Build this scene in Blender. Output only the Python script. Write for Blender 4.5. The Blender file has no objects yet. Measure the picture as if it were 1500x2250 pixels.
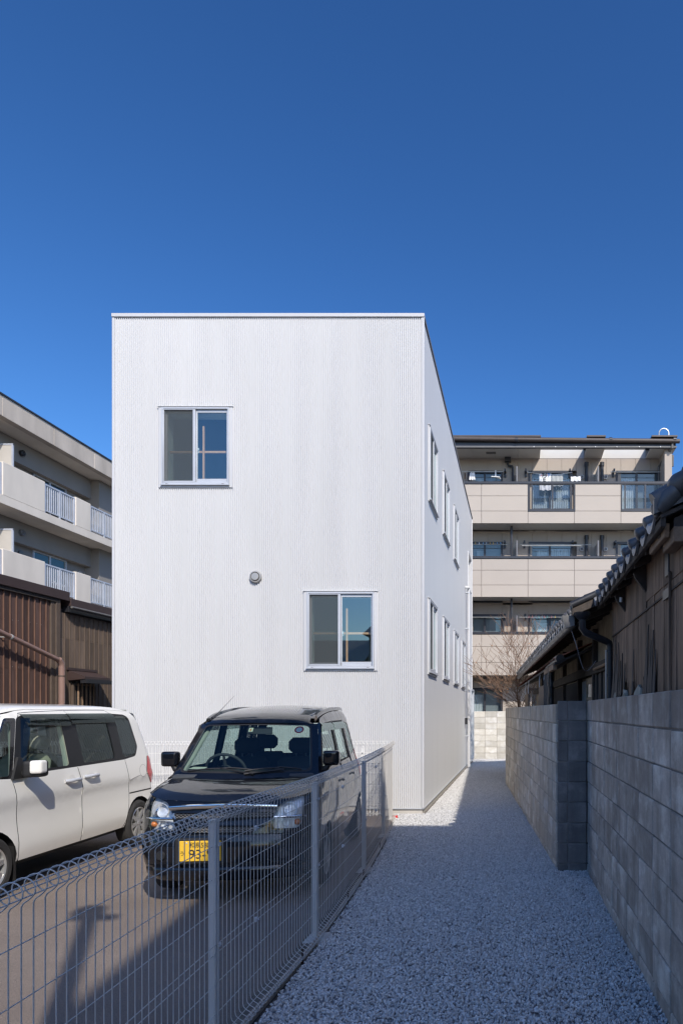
import bpy, bmesh, math, random
from mathutils import Vector, Matrix
from mathutils.geometry import delaunay_2d_cdt
R = math.radians
PI = math.pi
rnd = random.Random(7)
scene = bpy.context.scene
C = scene.collection

# ------------------------------------------------------------------ camera
cd = bpy.data.cameras.new('camera')
cd.lens = 24.0
cd.sensor_width = 36.0
cd.sensor_fit = 'AUTO'
cd.shift_x = -388 / 2250
cd.shift_y = 438 / 2250
cd.clip_start = 0.05
cd.clip_end = 2000
cam = bpy.data.objects.new('camera', cd)
C.objects.link(cam)
cam.location = (0, 0, 1.6)
cam.rotation_euler = (R(90), 0, 0)
scene.camera = cam

# ------------------------------------------------------------------ sky and sun
SUN = Vector((0.56, -1.06, 1.0)).normalized()      # towards the sun
w = bpy.data.worlds.new('World')
scene.world = w
w.use_nodes = True
nt = w.node_tree
nt.nodes.clear()
sky = nt.nodes.new('ShaderNodeTexSky')
sky.sky_type = 'NISHITA'
sky.sun_disc = False
sky.sun_elevation = math.asin(SUN.z)
sky.sun_rotation = math.atan2(SUN.x, SUN.y)
sky.altitude = 100
sky.air_density = 1.0
sky.dust_density = 1.2
sky.ozone_density = 4.5
hs = nt.nodes.new('ShaderNodeHueSaturation')
hs.inputs['Saturation'].default_value = 1.17
bg = nt.nodes.new('ShaderNodeBackground')
bg.inputs['Strength'].default_value = 0.088
wo = nt.nodes.new('ShaderNodeOutputWorld')
gm = nt.nodes.new('ShaderNodeGamma')
gm.inputs['Gamma'].default_value = 1.28
nt.links.new(sky.outputs[0], hs.inputs['Color'])
nt.links.new(hs.outputs[0], gm.inputs[0])
nt.links.new(gm.outputs[0], bg.inputs[0])
nt.links.new(bg.outputs[0], wo.inputs[0])
sd = bpy.data.lights.new('sun', 'SUN')
sd.energy = 3.3
sd.angle = R(0.5)
sd.color = (1.0, 0.93, 0.83)
sun = bpy.data.objects.new('sun', sd)
C.objects.link(sun)
sun.location = (20, -40, 40)
sun.rotation_euler = SUN.to_track_quat('Z', 'Y').to_euler()
scene.cycles.filter_width = 1.4
scene.view_settings.view_transform = 'Standard'
scene.view_settings.look = 'None'
scene.view_settings.exposure = 0.4
scene.view_settings.gamma = 1.0
scene.view_settings.use_curve_mapping = False

# ------------------------------------------------------------------ materials
def new_mat(name):
    m = bpy.data.materials.new(name)
    m.use_nodes = True
    return m, m.node_tree, m.node_tree.nodes['Principled BSDF']

def N(t, kind, **kw):
    n = t.nodes.new(kind)
    for k, v in kw.items():
        setattr(n, k, v)
    return n

def math_node(t, op, a, b=None):
    n = N(t, 'ShaderNodeMath', operation=op)
    for i, x in enumerate((a, b)):
        if x is None: continue
        if isinstance(x, (int, float)): n.inputs[i].default_value = x
        else: t.links.new(x, n.inputs[i])
    return n.outputs[0]

def mix_col(t, fac, a, b, blend='MIX'):
    n = N(t, 'ShaderNodeMix', data_type='RGBA', blend_type=blend)
    for sock, x in ((n.inputs[0], fac), (n.inputs[6], a), (n.inputs[7], b)):
        if isinstance(x, (int, float)): sock.default_value = x
        elif isinstance(x, tuple): sock.default_value = (*x[:3], 1)
        else: t.links.new(x, sock)
    return n.outputs[2]

def wpos(t, scale=(1, 1, 1)):
    g = N(t, 'ShaderNodeNewGeometry')
    mp = N(t, 'ShaderNodeMapping')
    mp.inputs['Scale'].default_value = scale
    t.links.new(g.outputs['Position'], mp.inputs['Vector'])
    return mp.outputs[0]

def opos(t, scale=(1, 1, 1)):
    g = N(t, 'ShaderNodeTexCoord')
    mp = N(t, 'ShaderNodeMapping')
    mp.inputs['Scale'].default_value = scale
    t.links.new(g.outputs['Object'], mp.inputs['Vector'])
    return mp.outputs[0]

def noise(t, vec, scale, detail=4, rough=0.55):
    n = N(t, 'ShaderNodeTexNoise')
    n.inputs['Scale'].default_value = scale
    n.inputs['Detail'].default_value = detail
    n.inputs['Roughness'].default_value = rough
    t.links.new(vec, n.inputs['Vector'])
    return n.outputs['Fac']

def ramp(t, fac, lo, hi):
    n = N(t, 'ShaderNodeMapRange')
    n.inputs[1].default_value = lo
    n.inputs[2].default_value = hi
    t.links.new(fac, n.inputs[0])
    return n.outputs[0]

def bump(t, b, height, strength, dist=0.01):
    n = N(t, 'ShaderNodeBump')
    n.inputs['Strength'].default_value = strength
    n.inputs['Distance'].default_value = dist
    t.links.new(height, n.inputs['Height'])
    t.links.new(n.outputs[0], b.inputs['Normal'])

def plain(name, col, rough=0.5, metal=0.0, var=0.12, scale=3.0, stretch=(1, 1, 1), coat=0.0, spec=0.5,
          bmp=0.0, bscale=60.0, rand=0.0, emis=None):
    """a colour with broad uneven wear, fine relief and a shade that differs from piece to piece"""
    m, t, b = new_mat(name)
    v = wpos(t, stretch)
    n1 = noise(t, v, scale, 5)
    dark = tuple(c * (1 - var) for c in col)
    lite = tuple(min(1, c * (1 + var)) for c in col)
    c = mix_col(t, ramp(t, n1, 0.32, 0.68), dark, lite)
    if rand:
        oi = N(t, 'ShaderNodeObjectInfo')
        k = math_node(t, 'ADD', math_node(t, 'MULTIPLY', oi.outputs['Random'], 2 * rand), 1 - rand)
        vm = N(t, 'ShaderNodeVectorMath', operation='SCALE')
        t.links.new(c, vm.inputs[0]); t.links.new(k, vm.inputs['Scale'])
        c = vm.outputs[0]
    t.links.new(c, b.inputs['Base Color'])
    b.inputs['Roughness'].default_value = rough
    b.inputs['Metallic'].default_value = metal
    b.inputs['Specular IOR Level'].default_value = spec
    if coat:
        b.inputs['Coat Weight'].default_value = coat
        b.inputs['Coat Roughness'].default_value = 0.03
    if bmp:
        bump(t, b, noise(t, wpos(t, stretch), bscale, 6, 0.6), bmp)
    return m

def glass(name, tint=(0.85, 0.92, 0.9), refl=0.0, rough=0.0, ior=1.5):
    """sheet glass: tinted transmission under a Fresnel mirror"""
    m = bpy.data.materials.new(name)
    m.use_nodes = True
    t = m.node_tree
    t.nodes.clear()
    tr = N(t, 'ShaderNodeBsdfTransparent'); tr.inputs[0].default_value = (*tint, 1)
    gl = N(t, 'ShaderNodeBsdfGlossy'); gl.inputs['Roughness'].default_value = rough; gl.inputs[0].default_value = (0.86, 1.0, 0.98, 1)
    fr = N(t, 'ShaderNodeFresnel'); fr.inputs[0].default_value = ior
    g = N(t, 'ShaderNodeNewGeometry')
    ir = math_node(t, 'ADD', 1.0, 0.0)
    # the same index from both sides of the sheet
    mx = N(t, 'ShaderNodeMix', data_type='FLOAT')
    t.links.new(g.outputs['Backfacing'], mx.inputs[0])
    mx.inputs[2].default_value = ior
    mx.inputs[3].default_value = ior
    t.links.new(mx.outputs[0], fr.inputs[0])
    mx.inputs[3].default_value = 1.0 / ior
    f = math_node(t, 'MINIMUM', math_node(t, 'ADD', math_node(t, 'MULTIPLY', fr.outputs[0], 1.0), refl), 1.0)
    ms = N(t, 'ShaderNodeMixShader')
    o = N(t, 'ShaderNodeOutputMaterial')
    t.links.new(f, ms.inputs[0]); t.links.new(tr.outputs[0], ms.inputs[1]); t.links.new(gl.outputs[0], ms.inputs[2])
    t.links.new(ms.outputs[0], o.inputs[0])
    return m

def screen_mat(name, col, cover):
    m = bpy.data.materials.new(name)
    m.use_nodes = True
    t = m.node_tree
    b = t.nodes['Principled BSDF']
    b.inputs['Base Color'].default_value = (*col, 1)
    b.inputs['Roughness'].default_value = 0.8
    b.inputs['Alpha'].default_value = cover
    return m

def block_mat(name, base, stain, warm, lit=1.0):
    """weathered concrete block: uneven casting, rain streaks, dirt, grain"""
    m, t, b = new_mat(name)
    oi = N(t, 'ShaderNodeObjectInfo')
    p = wpos(t)
    big = ramp(t, noise(t, p, 1.6, 5, 0.6), 0.35, 0.7)
    streak = ramp(t, noise(t, wpos(t, (4, 4, 0.55)), 1.5, 6, 0.7), 0.45, 0.75)
    c = mix_col(t, big, base, warm)
    c = mix_col(t, math_node(t, 'MULTIPLY', streak, 0.75), c, stain)
    va = N(t, 'ShaderNodeVectorMath', operation='ADD')
    cb = N(t, 'ShaderNodeCombineXYZ')
    for q in range(3): t.links.new(math_node(t, 'MULTIPLY', oi.outputs['Random'], 37.0 + 11 * q), cb.inputs[q])
    t.links.new(wpos(t, (3, 3, 4)), va.inputs[0]); t.links.new(cb.outputs[0], va.inputs[1])
    own = noise(t, va.outputs[0], 1.0, 5, 0.65)
    c = mix_col(t, math_node(t, 'MULTIPLY', ramp(t, own, 0.40, 0.66), 0.5), stain, c) if False else mix_col(t, math_node(t, 'MULTIPLY', ramp(t, own, 0.62, 0.36), 0.55), c, stain)
    patch = ramp(t, own, 0.52, 0.75)
    c = mix_col(t, math_node(t, 'MULTIPLY', patch, 0.55), c, tuple(min(1, x * 1.55) for x in base))
    sx = N(t, 'ShaderNodeSeparateXYZ'); t.links.new(wpos(t), sx.inputs[0])
    topd = math_node(t, 'MULTIPLY', ramp(t, math_node(t, 'ADD', sx.outputs[2], math_node(t, 'MULTIPLY', noise(t, wpos(t, (5, 5, 1)), 1.0, 5, 0.7), 0.55)), 1.72, 2.05), 0.6)
    c = mix_col(t, topd, c, stain)
    grain = noise(t, p, 130, 3, 0.7)
    c = mix_col(t, ramp(t, grain, 0.3, 0.75), mix_col(t, 0.22, c, (0.02, 0.02, 0.02)), c)
    k = math_node(t, 'ADD', math_node(t, 'MULTIPLY', oi.outputs['Random'], 0.34), 0.80)
    vm = N(t, 'ShaderNodeVectorMath', operation='SCALE')
    t.links.new(c, vm.inputs[0]); t.links.new(k, vm.inputs['Scale'])
    t.links.new(vm.outputs[0], b.inputs['Base Color'])
    b.inputs['Roughness'].default_value = 0.92
    bump(t, b, grain, 0.5, 0.006)
    return m

def wood_mat(name, a, bcol, dirt, scale=1.0, rough=0.8, axis='z'):
    m, t, b = new_mat(name)
    oi = N(t, 'ShaderNodeObjectInfo')
    st = {'z': (26, 26, 1.2), 'y': (26, 1.2, 26), 'x': (1.2, 26, 26)}[axis]
    v = wpos(t, st)
    off = N(t, 'ShaderNodeVectorMath', operation='ADD')
    cb = N(t, 'ShaderNodeCombineXYZ')
    t.links.new(math_node(t, 'MULTIPLY', oi.outputs['Random'], 40), cb.inputs[0])
    t.links.new(v, off.inputs[0]); t.links.new(cb.outputs[0], off.inputs[1])
    g = noise(t, off.outputs[0], 1.4 * scale, 7, 0.65)
    c = mix_col(t, ramp(t, g, 0.3, 0.7), a, bcol)
    d = ramp(t, noise(t, wpos(t, (3, 3, 1.2)), 1.2, 5, 0.6), 0.45, 0.75)
    c = mix_col(t, math_node(t, 'MULTIPLY', d, 0.7), c, dirt)
    k = math_node(t, 'ADD', math_node(t, 'MULTIPLY', oi.outputs['Random'], 0.6), 0.7)
    vm = N(t, 'ShaderNodeVectorMath', operation='SCALE')
    t.links.new(c, vm.inputs[0]); t.links.new(k, vm.inputs['Scale'])
    t.links.new(vm.outputs[0], b.inputs['Base Color'])
    b.inputs['Roughness'].default_value = rough
    bump(t, b, g, 0.35, 0.004)
    return m

M = {}
M['steel_white'] = plain('white_steel', (0.56, 0.562, 0.566), 0.38, 0.0, 0.025, 0.9, (3, 3, 0.35), spec=0.5)
M['trim_white'] = plain('white_trim', (0.58, 0.58, 0.585), 0.4, 0, 0.03, 2)
M['alu'] = plain('pale_aluminium', (0.53, 0.55, 0.585), 0.42, 0.15, 0.04, 3)
M['alu_dark'] = plain('grey_aluminium', (0.17, 0.17, 0.18), 0.5, 0.0, 0.06, 3)
M['plaster_in'] = plain('inner_plaster', (0.72, 0.77, 0.74), 0.9, 0, 0.05, 1.5)
M['dark_void'] = plain('dark_interior', (0.03, 0.03, 0.032), 0.9, 0, 0.1, 1)
M['room_grey'] = plain('room_lining', (0.34, 0.36, 0.36), 0.9, 0, 0.05, 1)
M['pine'] = plain('pine_rail', (0.62, 0.33, 0.17), 0.5, 0, 0.08, 8, (6, 6, 1))
M['concrete_base'] = plain('footing_concrete', (0.52, 0.49, 0.45), 0.9, 0, 0.1, 4, bmp=0.2, bscale=90)
M['vent'] = plain('vent_steel', (0.46, 0.44, 0.41), 0.35, 0.35, 0.05, 8)
M['vent_dark'] = plain('vent_dark', (0.02, 0.02, 0.02), 0.7)
M['house_glass'] = glass('house_glass', (0.86, 0.96, 0.94), 0.17)
M['side_glass'] = glass('side_glass', (0.72, 0.8, 0.8), 0.04)
M['screen'] = screen_mat('insect_screen', (0.07, 0.08, 0.08), 0.6)
M['fence_white'] = plain('white_coated_wire', (0.58, 0.56, 0.53), 0.45, 0, 0.05, 6)
M['asphalt'] = None
M['block_bounce'] = block_mat('bounce_grey_block', (0.78, 0.675, 0.585), (0.26, 0.21, 0.17), (0.58, 0.485, 0.40))  # grey block brightened and warmed in place of missing bounce light
M['block_long'] = block_mat('pale_block', (0.80, 0.74, 0.64), (0.40, 0.34, 0.275), (0.70, 0.59, 0.46))
M['block_pier'] = block_mat('dark_block', (0.27, 0.25, 0.23), (0.12, 0.11, 0.105), (0.22, 0.205, 0.195))
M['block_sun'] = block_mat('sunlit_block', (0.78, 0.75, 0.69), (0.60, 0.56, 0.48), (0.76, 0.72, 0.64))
M['mortar'] = plain('mortar', (0.20, 0.19, 0.18), 0.95, 0, 0.3, 6, bmp=0.3)
M['mortar_pale'] = plain('pale_mortar', (0.38, 0.35, 0.30), 0.95, 0, 0.25, 6)
M['tile'] = plain('smoked_roof_tile', (0.115, 0.114, 0.117), 0.38, 0.0, 0.35, 9, rand=0.35, bmp=0.12, bscale=80)
M['shade_tile'] = plain('shade_painted_verge_tile', (0.03, 0.031, 0.035), 0.4, 0, 0.3, 9)  # roof tile painted darker to stand in for shade on the wing's verge
M['tile_lip'] = plain('smoked_tile_edge', (0.27, 0.265, 0.26), 0.4, 0.0, 0.3, 9, rand=0.3, bmp=0.12, bscale=80)
M['old_board'] = wood_mat('weathered_board', (0.12, 0.076, 0.048), (0.32, 0.21, 0.14), (0.022, 0.017, 0.014))
M['dark_board'] = wood_mat('blackened_board', (0.04, 0.035, 0.032), (0.10, 0.085, 0.075), (0.03, 0.027, 0.025))
M['dark_beam'] = wood_mat('dark_beam', (0.035, 0.028, 0.024), (0.075, 0.058, 0.045), (0.025, 0.02, 0.02), axis='y')
M['fresh_beam'] = wood_mat('brown_beam', (0.22, 0.14, 0.085), (0.34, 0.23, 0.15), (0.11, 0.07, 0.045), axis='y')
M['mud_plaster'] = plain('mud_plaster', (0.25, 0.205, 0.145), 0.95, 0, 0.3, 4, bmp=0.4, bscale=30)
M['mortar_chunk'] = plain('crumbled_render', (0.36, 0.33, 0.27), 0.95, 0, 0.3, 8, bmp=0.6, bscale=40)
M['gutter_grey'] = plain('grey_plastic_gutter', (0.15, 0.145, 0.14), 0.4, 0, 0.12, 5)
M['pipe_black'] = plain('dark_pipe', (0.022, 0.022, 0.026), 0.4, 0, 0.1, 5)
M['straw'] = plain('straw_mat', (0.27, 0.20, 0.14), 0.95, 0, 0.3, 30, (1, 1, 6), bmp=0.8, bscale=70)
M['net'] = plain('dark_net', (0.06, 0.06, 0.06), 0.9, 0, 0.3, 20, bmp=0.5)
M['cable'] = plain('grey_cable', (0.35, 0.36, 0.40), 0.5)
M['rust_tin'] = plain('rusty_tin', (0.28, 0.09, 0.05), 0.7, 0, 0.4, 12)
M['window_wood'] = plain('pale_window_wood', (0.38, 0.28, 0.19), 0.7, 0, 0.2, 10)
M['green_pane'] = plain('green_pane', (0.03, 0.07, 0.06), 0.15, 0, 0.1, 5)
M['door_white'] = plain('dusty_white', (0.4, 0.4, 0.4), 0.8)
M['beige'] = plain('beige_panel', (0.47, 0.415, 0.36), 0.75, 0, 0.035, 0.6, (1, 1, 1.5), rand=0.02)
M['beige_wall'] = plain('taupe_wall', (0.42, 0.365, 0.315), 0.8, 0, 0.05, 0.8, rand=0.02)
M['soffit'] = plain('pale_soffit', (0.62, 0.60, 0.56), 0.8, 0, 0.04, 1, rand=0.02)
M['bronze'] = plain('dark_bronze', (0.035, 0.037, 0.046), 0.38, 0, 0.1, 3)
M['roof_brown'] = plain('roof_brown', (0.075, 0.06, 0.055), 0.5, 0, 0.1, 3)
M['flat_glass'] = glass('flat_glass', (0.66, 0.72, 0.75), 0.05)
M['rail_glass'] = glass('smoked_rail_glass', (0.62, 0.62, 0.64), 0.0)
M['curtain'] = plain('white_curtain', (0.80, 0.82, 0.82), 0.9, 0, 0.08, 3)
M['divider'] = plain('partition_board', (0.50, 0.47, 0.43), 0.8, 0, 0.05, 2)
M['pole'] = plain('steel_pole', (0.55, 0.56, 0.55), 0.35, 0.4)
M['cloth_white'] = plain('white_cloth', (0.78, 0.79, 0.80), 0.9, 0, 0.06, 9)
M['cloth_grey'] = plain('grey_cloth', (0.40, 0.42, 0.42), 0.9, 0, 0.1, 9)
M['cloth_brown'] = plain('brown_cloth', (0.16, 0.11, 0.09), 0.9, 0, 0.1, 9)
M['cloth_navy'] = plain('dark_cloth', (0.06, 0.06, 0.09), 0.9, 0, 0.1, 9)
M['print_black'] = plain('black_print', (0.02, 0.02, 0.02), 0.8)
M['print_red'] = plain('red_print', (0.55, 0.03, 0.03), 0.8)
M['print_blue'] = plain('blue_print', (0.05, 0.2, 0.6), 0.8)
M['conc'] = plain('painted_concrete', (0.69, 0.63, 0.55), 0.88, 0, 0.07, 0.9, (1.5, 1.5, 0.6), bmp=0.12, bscale=40)
M['conc_fascia'] = plain('stained_fascia', (0.52, 0.46, 0.395), 0.9, 0, 0.14, 1.1, (1.5, 1.5, 0.4), bmp=0.15, bscale=40)
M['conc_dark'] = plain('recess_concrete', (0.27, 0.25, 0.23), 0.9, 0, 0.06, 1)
M['rail_grey'] = plain('balcony_rail_grey', (0.47, 0.50, 0.56), 0.4, 0.1)
M['pvc'] = plain('cream_pipe', (0.50, 0.46, 0.41), 0.5)
M['siding'] = wood_mat('brown_siding', (0.085, 0.052, 0.044), (0.13, 0.083, 0.072), (0.062, 0.038, 0.034), rough=0.55)
M['rib'] = plain('tan_rib', (0.145, 0.08, 0.056), 0.5, 0, 0.12, 5)
M['siding_grey'] = wood_mat('grey_brown_siding', (0.125, 0.092, 0.07), (0.20, 0.152, 0.118), (0.09, 0.066, 0.052), rough=0.6)
M['rib_grey'] = plain('taupe_rib', (0.115, 0.085, 0.066), 0.55, 0, 0.1, 5)
M['cap_brown'] = plain('brown_metal_cap', (0.058, 0.038, 0.035), 0.45, 0, 0.06, 2)
M['pipe_brown'] = plain('rosy_brown_pipe', (0.28, 0.18, 0.15), 0.4, 0, 0.06, 3)
M['twig'] = plain('bare_twig', (0.20, 0.125, 0.085), 0.85, 0, 0.25, 9)
M['dead_leaf'] = plain('dry_leaf', (0.50, 0.27, 0.14), 0.8, 0, 0.2, 9)
M['red_plastic'] = plain('red_plastic', (0.62, 0.035, 0.03), 0.4)
M['kerb_strip'] = plain('tan_edging', (0.46, 0.38, 0.31), 0.7, 0, 0.15, 8)
M['rust'] = plain('rusty_stake', (0.06, 0.035, 0.025), 0.8, 0, 0.3, 10)
M['far_wall'] = plain('street_building_wall', (0.42, 0.40, 0.37), 0.9)

def asphalt_mat():
    m, t, b = new_mat('worn_asphalt')
    p = wpos(t)
    big = ramp(t, noise(t, wpos(t, (0.5, 1.4, 1)), 0.9, 5, 0.6), 0.3, 0.7)
    c = mix_col(t, big, (0.24, 0.188, 0.153), (0.31, 0.25, 0.206))
    g = noise(t, p, 190, 3, 0.75)
    c = mix_col(t, ramp(t, g, 0.32, 0.62), (0.10, 0.088, 0.08), c)
    v = N(t, 'ShaderNodeTexVoronoi'); v.inputs['Scale'].default_value = 55
    t.links.new(p, v.inputs['Vector'])
    sp = ramp(t, v.outputs['Distance'], 0.16, 0.06)
    sp = math_node(t, 'MULTIPLY', sp, ramp(t, noise(t, p, 31, 2), 0.55, 0.7))
    c = mix_col(t, math_node(t, 'MULTIPLY', sp, 0.55), c, (0.5, 0.46, 0.42))
    t.links.new(c, b.inputs['Base Color'])
    b.inputs['Roughness'].default_value = 0.9
    b.inputs['Specular IOR Level'].default_value = 0.3
    bump(t, b, g, 0.5, 0.006)
    return m
M['asphalt'] = asphalt_mat()

def stone_mat():
    m, t, b = new_mat('crushed_limestone')
    oi = N(t, 'ShaderNodeObjectInfo')
    c = mix_col(t, oi.outputs['Random'], (0.46, 0.455, 0.45), (0.80, 0.79, 0.775))
    n = noise(t, opos(t), 3.0, 4)
    c = mix_col(t, ramp(t, n, 0.4, 0.7), c, mix_col(t, 0.35, c, (0.2, 0.2, 0.21)))
    t.links.new(c, b.inputs['Base Color'])
    b.inputs['Roughness'].default_value = 0.85
    return m
M['stone'] = stone_mat()
M['stone_bed'] = plain('shaded_stone_dust', (0.24, 0.24, 0.245), 0.95, 0, 0.3, 40, bmp=0.6, bscale=90)  # bed colour darkened so the hollows between stones look deeper in shade

# ------------------------------------------------------------------ mesh helpers
def link(o):
    C.objects.link(o); return o

def thing(name, label, cat, loc=(0, 0, 0), rotz=0.0, group=None):
    o = bpy.data.objects.new(name, None)
    o.empty_display_size = 0.2
    link(o)
    o.location = loc
    o.rotation_euler = (0, 0, rotz)
    o['label'] = label; o['category'] = cat
    if group: o['group'] = group
    return o

def tag(o, label=None, cat=None, group=None, kind=None):
    if label: o['label'] = label
    if cat: o['category'] = cat
    if group: o['group'] = group
    if kind: o['kind'] = kind
    return o

class MB:
    def __init__(s, T=None):
        s.v = []; s.f = []; s.T = T
    def add(s, p):
        p = Vector(p)
        if s.T is not None: p = s.T @ p
        s.v.append(p); return len(s.v) - 1
    def poly(s, *pts):
        s.f.append([s.add(p) for p in pts]); return s
    def grid(s, rows, closed=False):
        ids = [[s.add(p) for p in r] for r in rows]
        for a, b in zip(ids[:-1], ids[1:]):
            n = len(a)
            for i in range(n if closed else n - 1):
                j = (i + 1) % n
                s.f.append([a[i], a[j], b[j], b[i]])
        return ids
    def box(s, x0, x1, y0, y1, z0, z1, b=0.0):
        if x0 > x1: x0, x1 = x1, x0
        if y0 > y1: y0, y1 = y1, y0
        if z0 > z1: z0, z1 = z1, z0
        if b <= 0:
            i = [s.add((x, y, z)) for z in (z0, z1) for y in (y0, y1) for x in (x0, x1)]
            for q in ((0, 2, 3, 1), (4, 5, 7, 6), (0, 1, 5, 4), (2, 6, 7, 3), (0, 4, 6, 2), (1, 3, 7, 5)):
                s.f.append([i[k] for k in q])
            return s
        b = min(b, (x1 - x0) * .45, (y1 - y0) * .45, (z1 - z0) * .45)
        c = ((x0 + x1) / 2, (y0 + y1) / 2, (z0 + z1) / 2)
        h = ((x1 - x0) / 2, (y1 - y0) / 2, (z1 - z0) / 2)
        ix = {}
        for sx in (-1, 1):
            for sy in (-1, 1):
                for sz in (-1, 1):
                    sg = (sx, sy, sz)
                    for ax in range(3):
                        p = [c[k] + sg[k] * (h[k] - (b if k != ax else 0)) for k in range(3)]
                        ix[(sx, sy, sz, ax)] = s.add(p)
        S = (-1, 1)
        def ordered(q):
            a, bb, cc = (s.v[q[k]] for k in range(3))
            ctr = Vector(c) if s.T is None else s.T @ Vector(c)
            n = (bb - a).cross(cc - a)
            mid = sum((s.v[k] for k in q), Vector()) / len(q)
            return q if n.dot(mid - ctr) > 0 else q[::-1]
        for ax in range(3):
            u, w_ = [k for k in range(3) if k != ax]
            for sg in S:
                def key(a, bb):
                    k = [0, 0, 0]; k[ax] = sg; k[u] = a; k[w_] = bb
                    return ix[(*k, ax)]
                s.f.append(ordered([key(-1, -1), key(1, -1), key(1, 1), key(-1, 1)]))
        for ax in range(3):
            u, w_ = [k for k in range(3) if k != ax]
            for a in S:
                for bb in S:
                    def key(sg, face):
                        k = [0, 0, 0]; k[ax] = sg; k[u] = a; k[w_] = bb
                        return ix[(*k, face)]
                    s.f.append(ordered([key(-1, u), key(1, u), key(1, w_), key(-1, w_)]))
        for sx in S:
            for sy in S:
                for sz in S:
                    s.f.append(ordered([ix[(sx, sy, sz, k)] for k in range(3)]))
        return s
    def cyl(s, p0, p1, r0, r1=None, n=10, cap=True):
        r1 = r0 if r1 is None else r1
        p0 = Vector(p0); p1 = Vector(p1)
        d = (p1 - p0).normalized()
        u = d.orthogonal().normalized(); w_ = d.cross(u)
        rows = []
        for p, r in ((p0, r0), (p1, r1)):
            rows.append([p + (u * math.cos(2 * PI * k / n) + w_ * math.sin(2 * PI * k / n)) * r for k in range(n)])
        ids = s.grid(rows, True)
        if cap:
            s.f.append(ids[0][::-1]); s.f.append(ids[1])
        return s
    def tube(s, pts, r, n=6, cap=True):
        pts = [Vector(p) for p in pts]
        rs = r if isinstance(r, (list, tuple)) else [r] * len(pts)
        rows = []; u = None
        for i, p in enumerate(pts):
            a = pts[max(0, i - 1)]; b = pts[min(len(pts) - 1, i + 1)]
            d = (b - a).normalized()
            if u is None: u = d.orthogonal().normalized()
            else:
                u = (u - d * u.dot(d))
                u = u.normalized() if u.length > 1e-6 else d.orthogonal().normalized()
            w_ = d.cross(u)
            rows.append([p + (u * math.cos(2 * PI * k / n) + w_ * math.sin(2 * PI * k / n)) * rs[i] for k in range(n)])
        ids = s.grid(rows, True)
        if cap:
            s.f.append(ids[0][::-1]); s.f.append(ids[-1])
        return s
    def lathe(s, prof, o, axis, n=20, cap0=False, cap1=False):
        """prof: (radius, distance along axis)"""
        o = Vector(o); d = Vector(axis).normalized()
        u = d.orthogonal().normalized(); w_ = d.cross(u)
        rows = [[o + d * h + (u * math.cos(2 * PI * k / n) + w_ * math.sin(2 * PI * k / n)) * r for k in range(n)] for r, h in prof]
        ids = s.grid(rows, True)
        if cap0: s.f.append(ids[0][::-1])
        if cap1: s.f.append(ids[-1])
        return s
    def prism(s, poly, f0, f1):
        """poly: 2D points; f0, f1 map them to the two faces"""
        a = [s.add(f0(*p)) for p in poly]; b = [s.add(f1(*p)) for p in poly]
        n = len(poly)
        s.f.append(a[::-1]); s.f.append(b)
        for i in range(n):
            j = (i + 1) % n
            s.f.append([a[i], a[j], b[j], b[i]])
        return s
    def mesh(s, name, smooth=None, fix=False):
        me = bpy.data.meshes.new(name)
        me.from_pydata([tuple(p) for p in s.v], [], s.f)
        if fix:
            bm = bmesh.new(); bm.from_mesh(me)
            bmesh.ops.recalc_face_normals(bm, faces=bm.faces[:])
            bm.to_mesh(me); bm.free()
        if smooth is not None:
            me.polygons.foreach_set('use_smooth', [True] * len(me.polygons))
            me.set_sharp_from_angle(angle=R(smooth))
        me.update()
        return me
    def build(s, name, mat, parent=None, smooth=None, label=None, kind=None, fix=True):
        me = s.mesh(name, smooth, fix)
        return place(name, me, mat, parent, None, label, kind)

def root_of(o):
    while o.parent: o = o.parent
    return o

def place(name, me, mat, parent=None, loc=None, label=None, kind=None, rot=None):
    """link a mesh whose vertices are in world space (loc None), in its rotated thing's space, or about its own origin (loc given, world)"""
    if isinstance(mat, str): mat = M[mat]
    if mat is not None and not me.materials: me.materials.append(mat)
    o = bpy.data.objects.new(name, me)
    link(o)
    base = Vector((0, 0, 0))
    if parent is not None:
        o.parent = parent
        r = root_of(parent)
        if not r.get('local'):
            base = Vector(r.location)
            if parent is not r: base = base + Vector(parent.location)
    o.location = (Vector(loc) if loc is not None else Vector((0, 0, 0))) - base
    if rot: o.rotation_euler = rot
    if label: o['label'] = label
    if kind: o['kind'] = kind
    return o

def px(x, y, d):
    """world point seen at photo pixel x, y at depth d"""
    return Vector(((x - 1138) * d / 1500, d, 1.6 - (y - 1563) * d / 1500))

def text_mesh(body, size, name):
    c = bpy.data.curves.new(name, 'FONT')
    c.body = body; c.size = size; c.extrude = 0.0008; c.align_x = 'CENTER'; c.align_y = 'CENTER'
    o = bpy.data.objects.new(name, c); link(o)
    dg = bpy.context.evaluated_depsgraph_get()
    me = bpy.data.meshes.new_from_object(o.evaluated_get(dg))
    bpy.data.objects.remove(o); bpy.data.curves.remove(c)
    me.name = name
    me.materials.clear()
    return me

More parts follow.
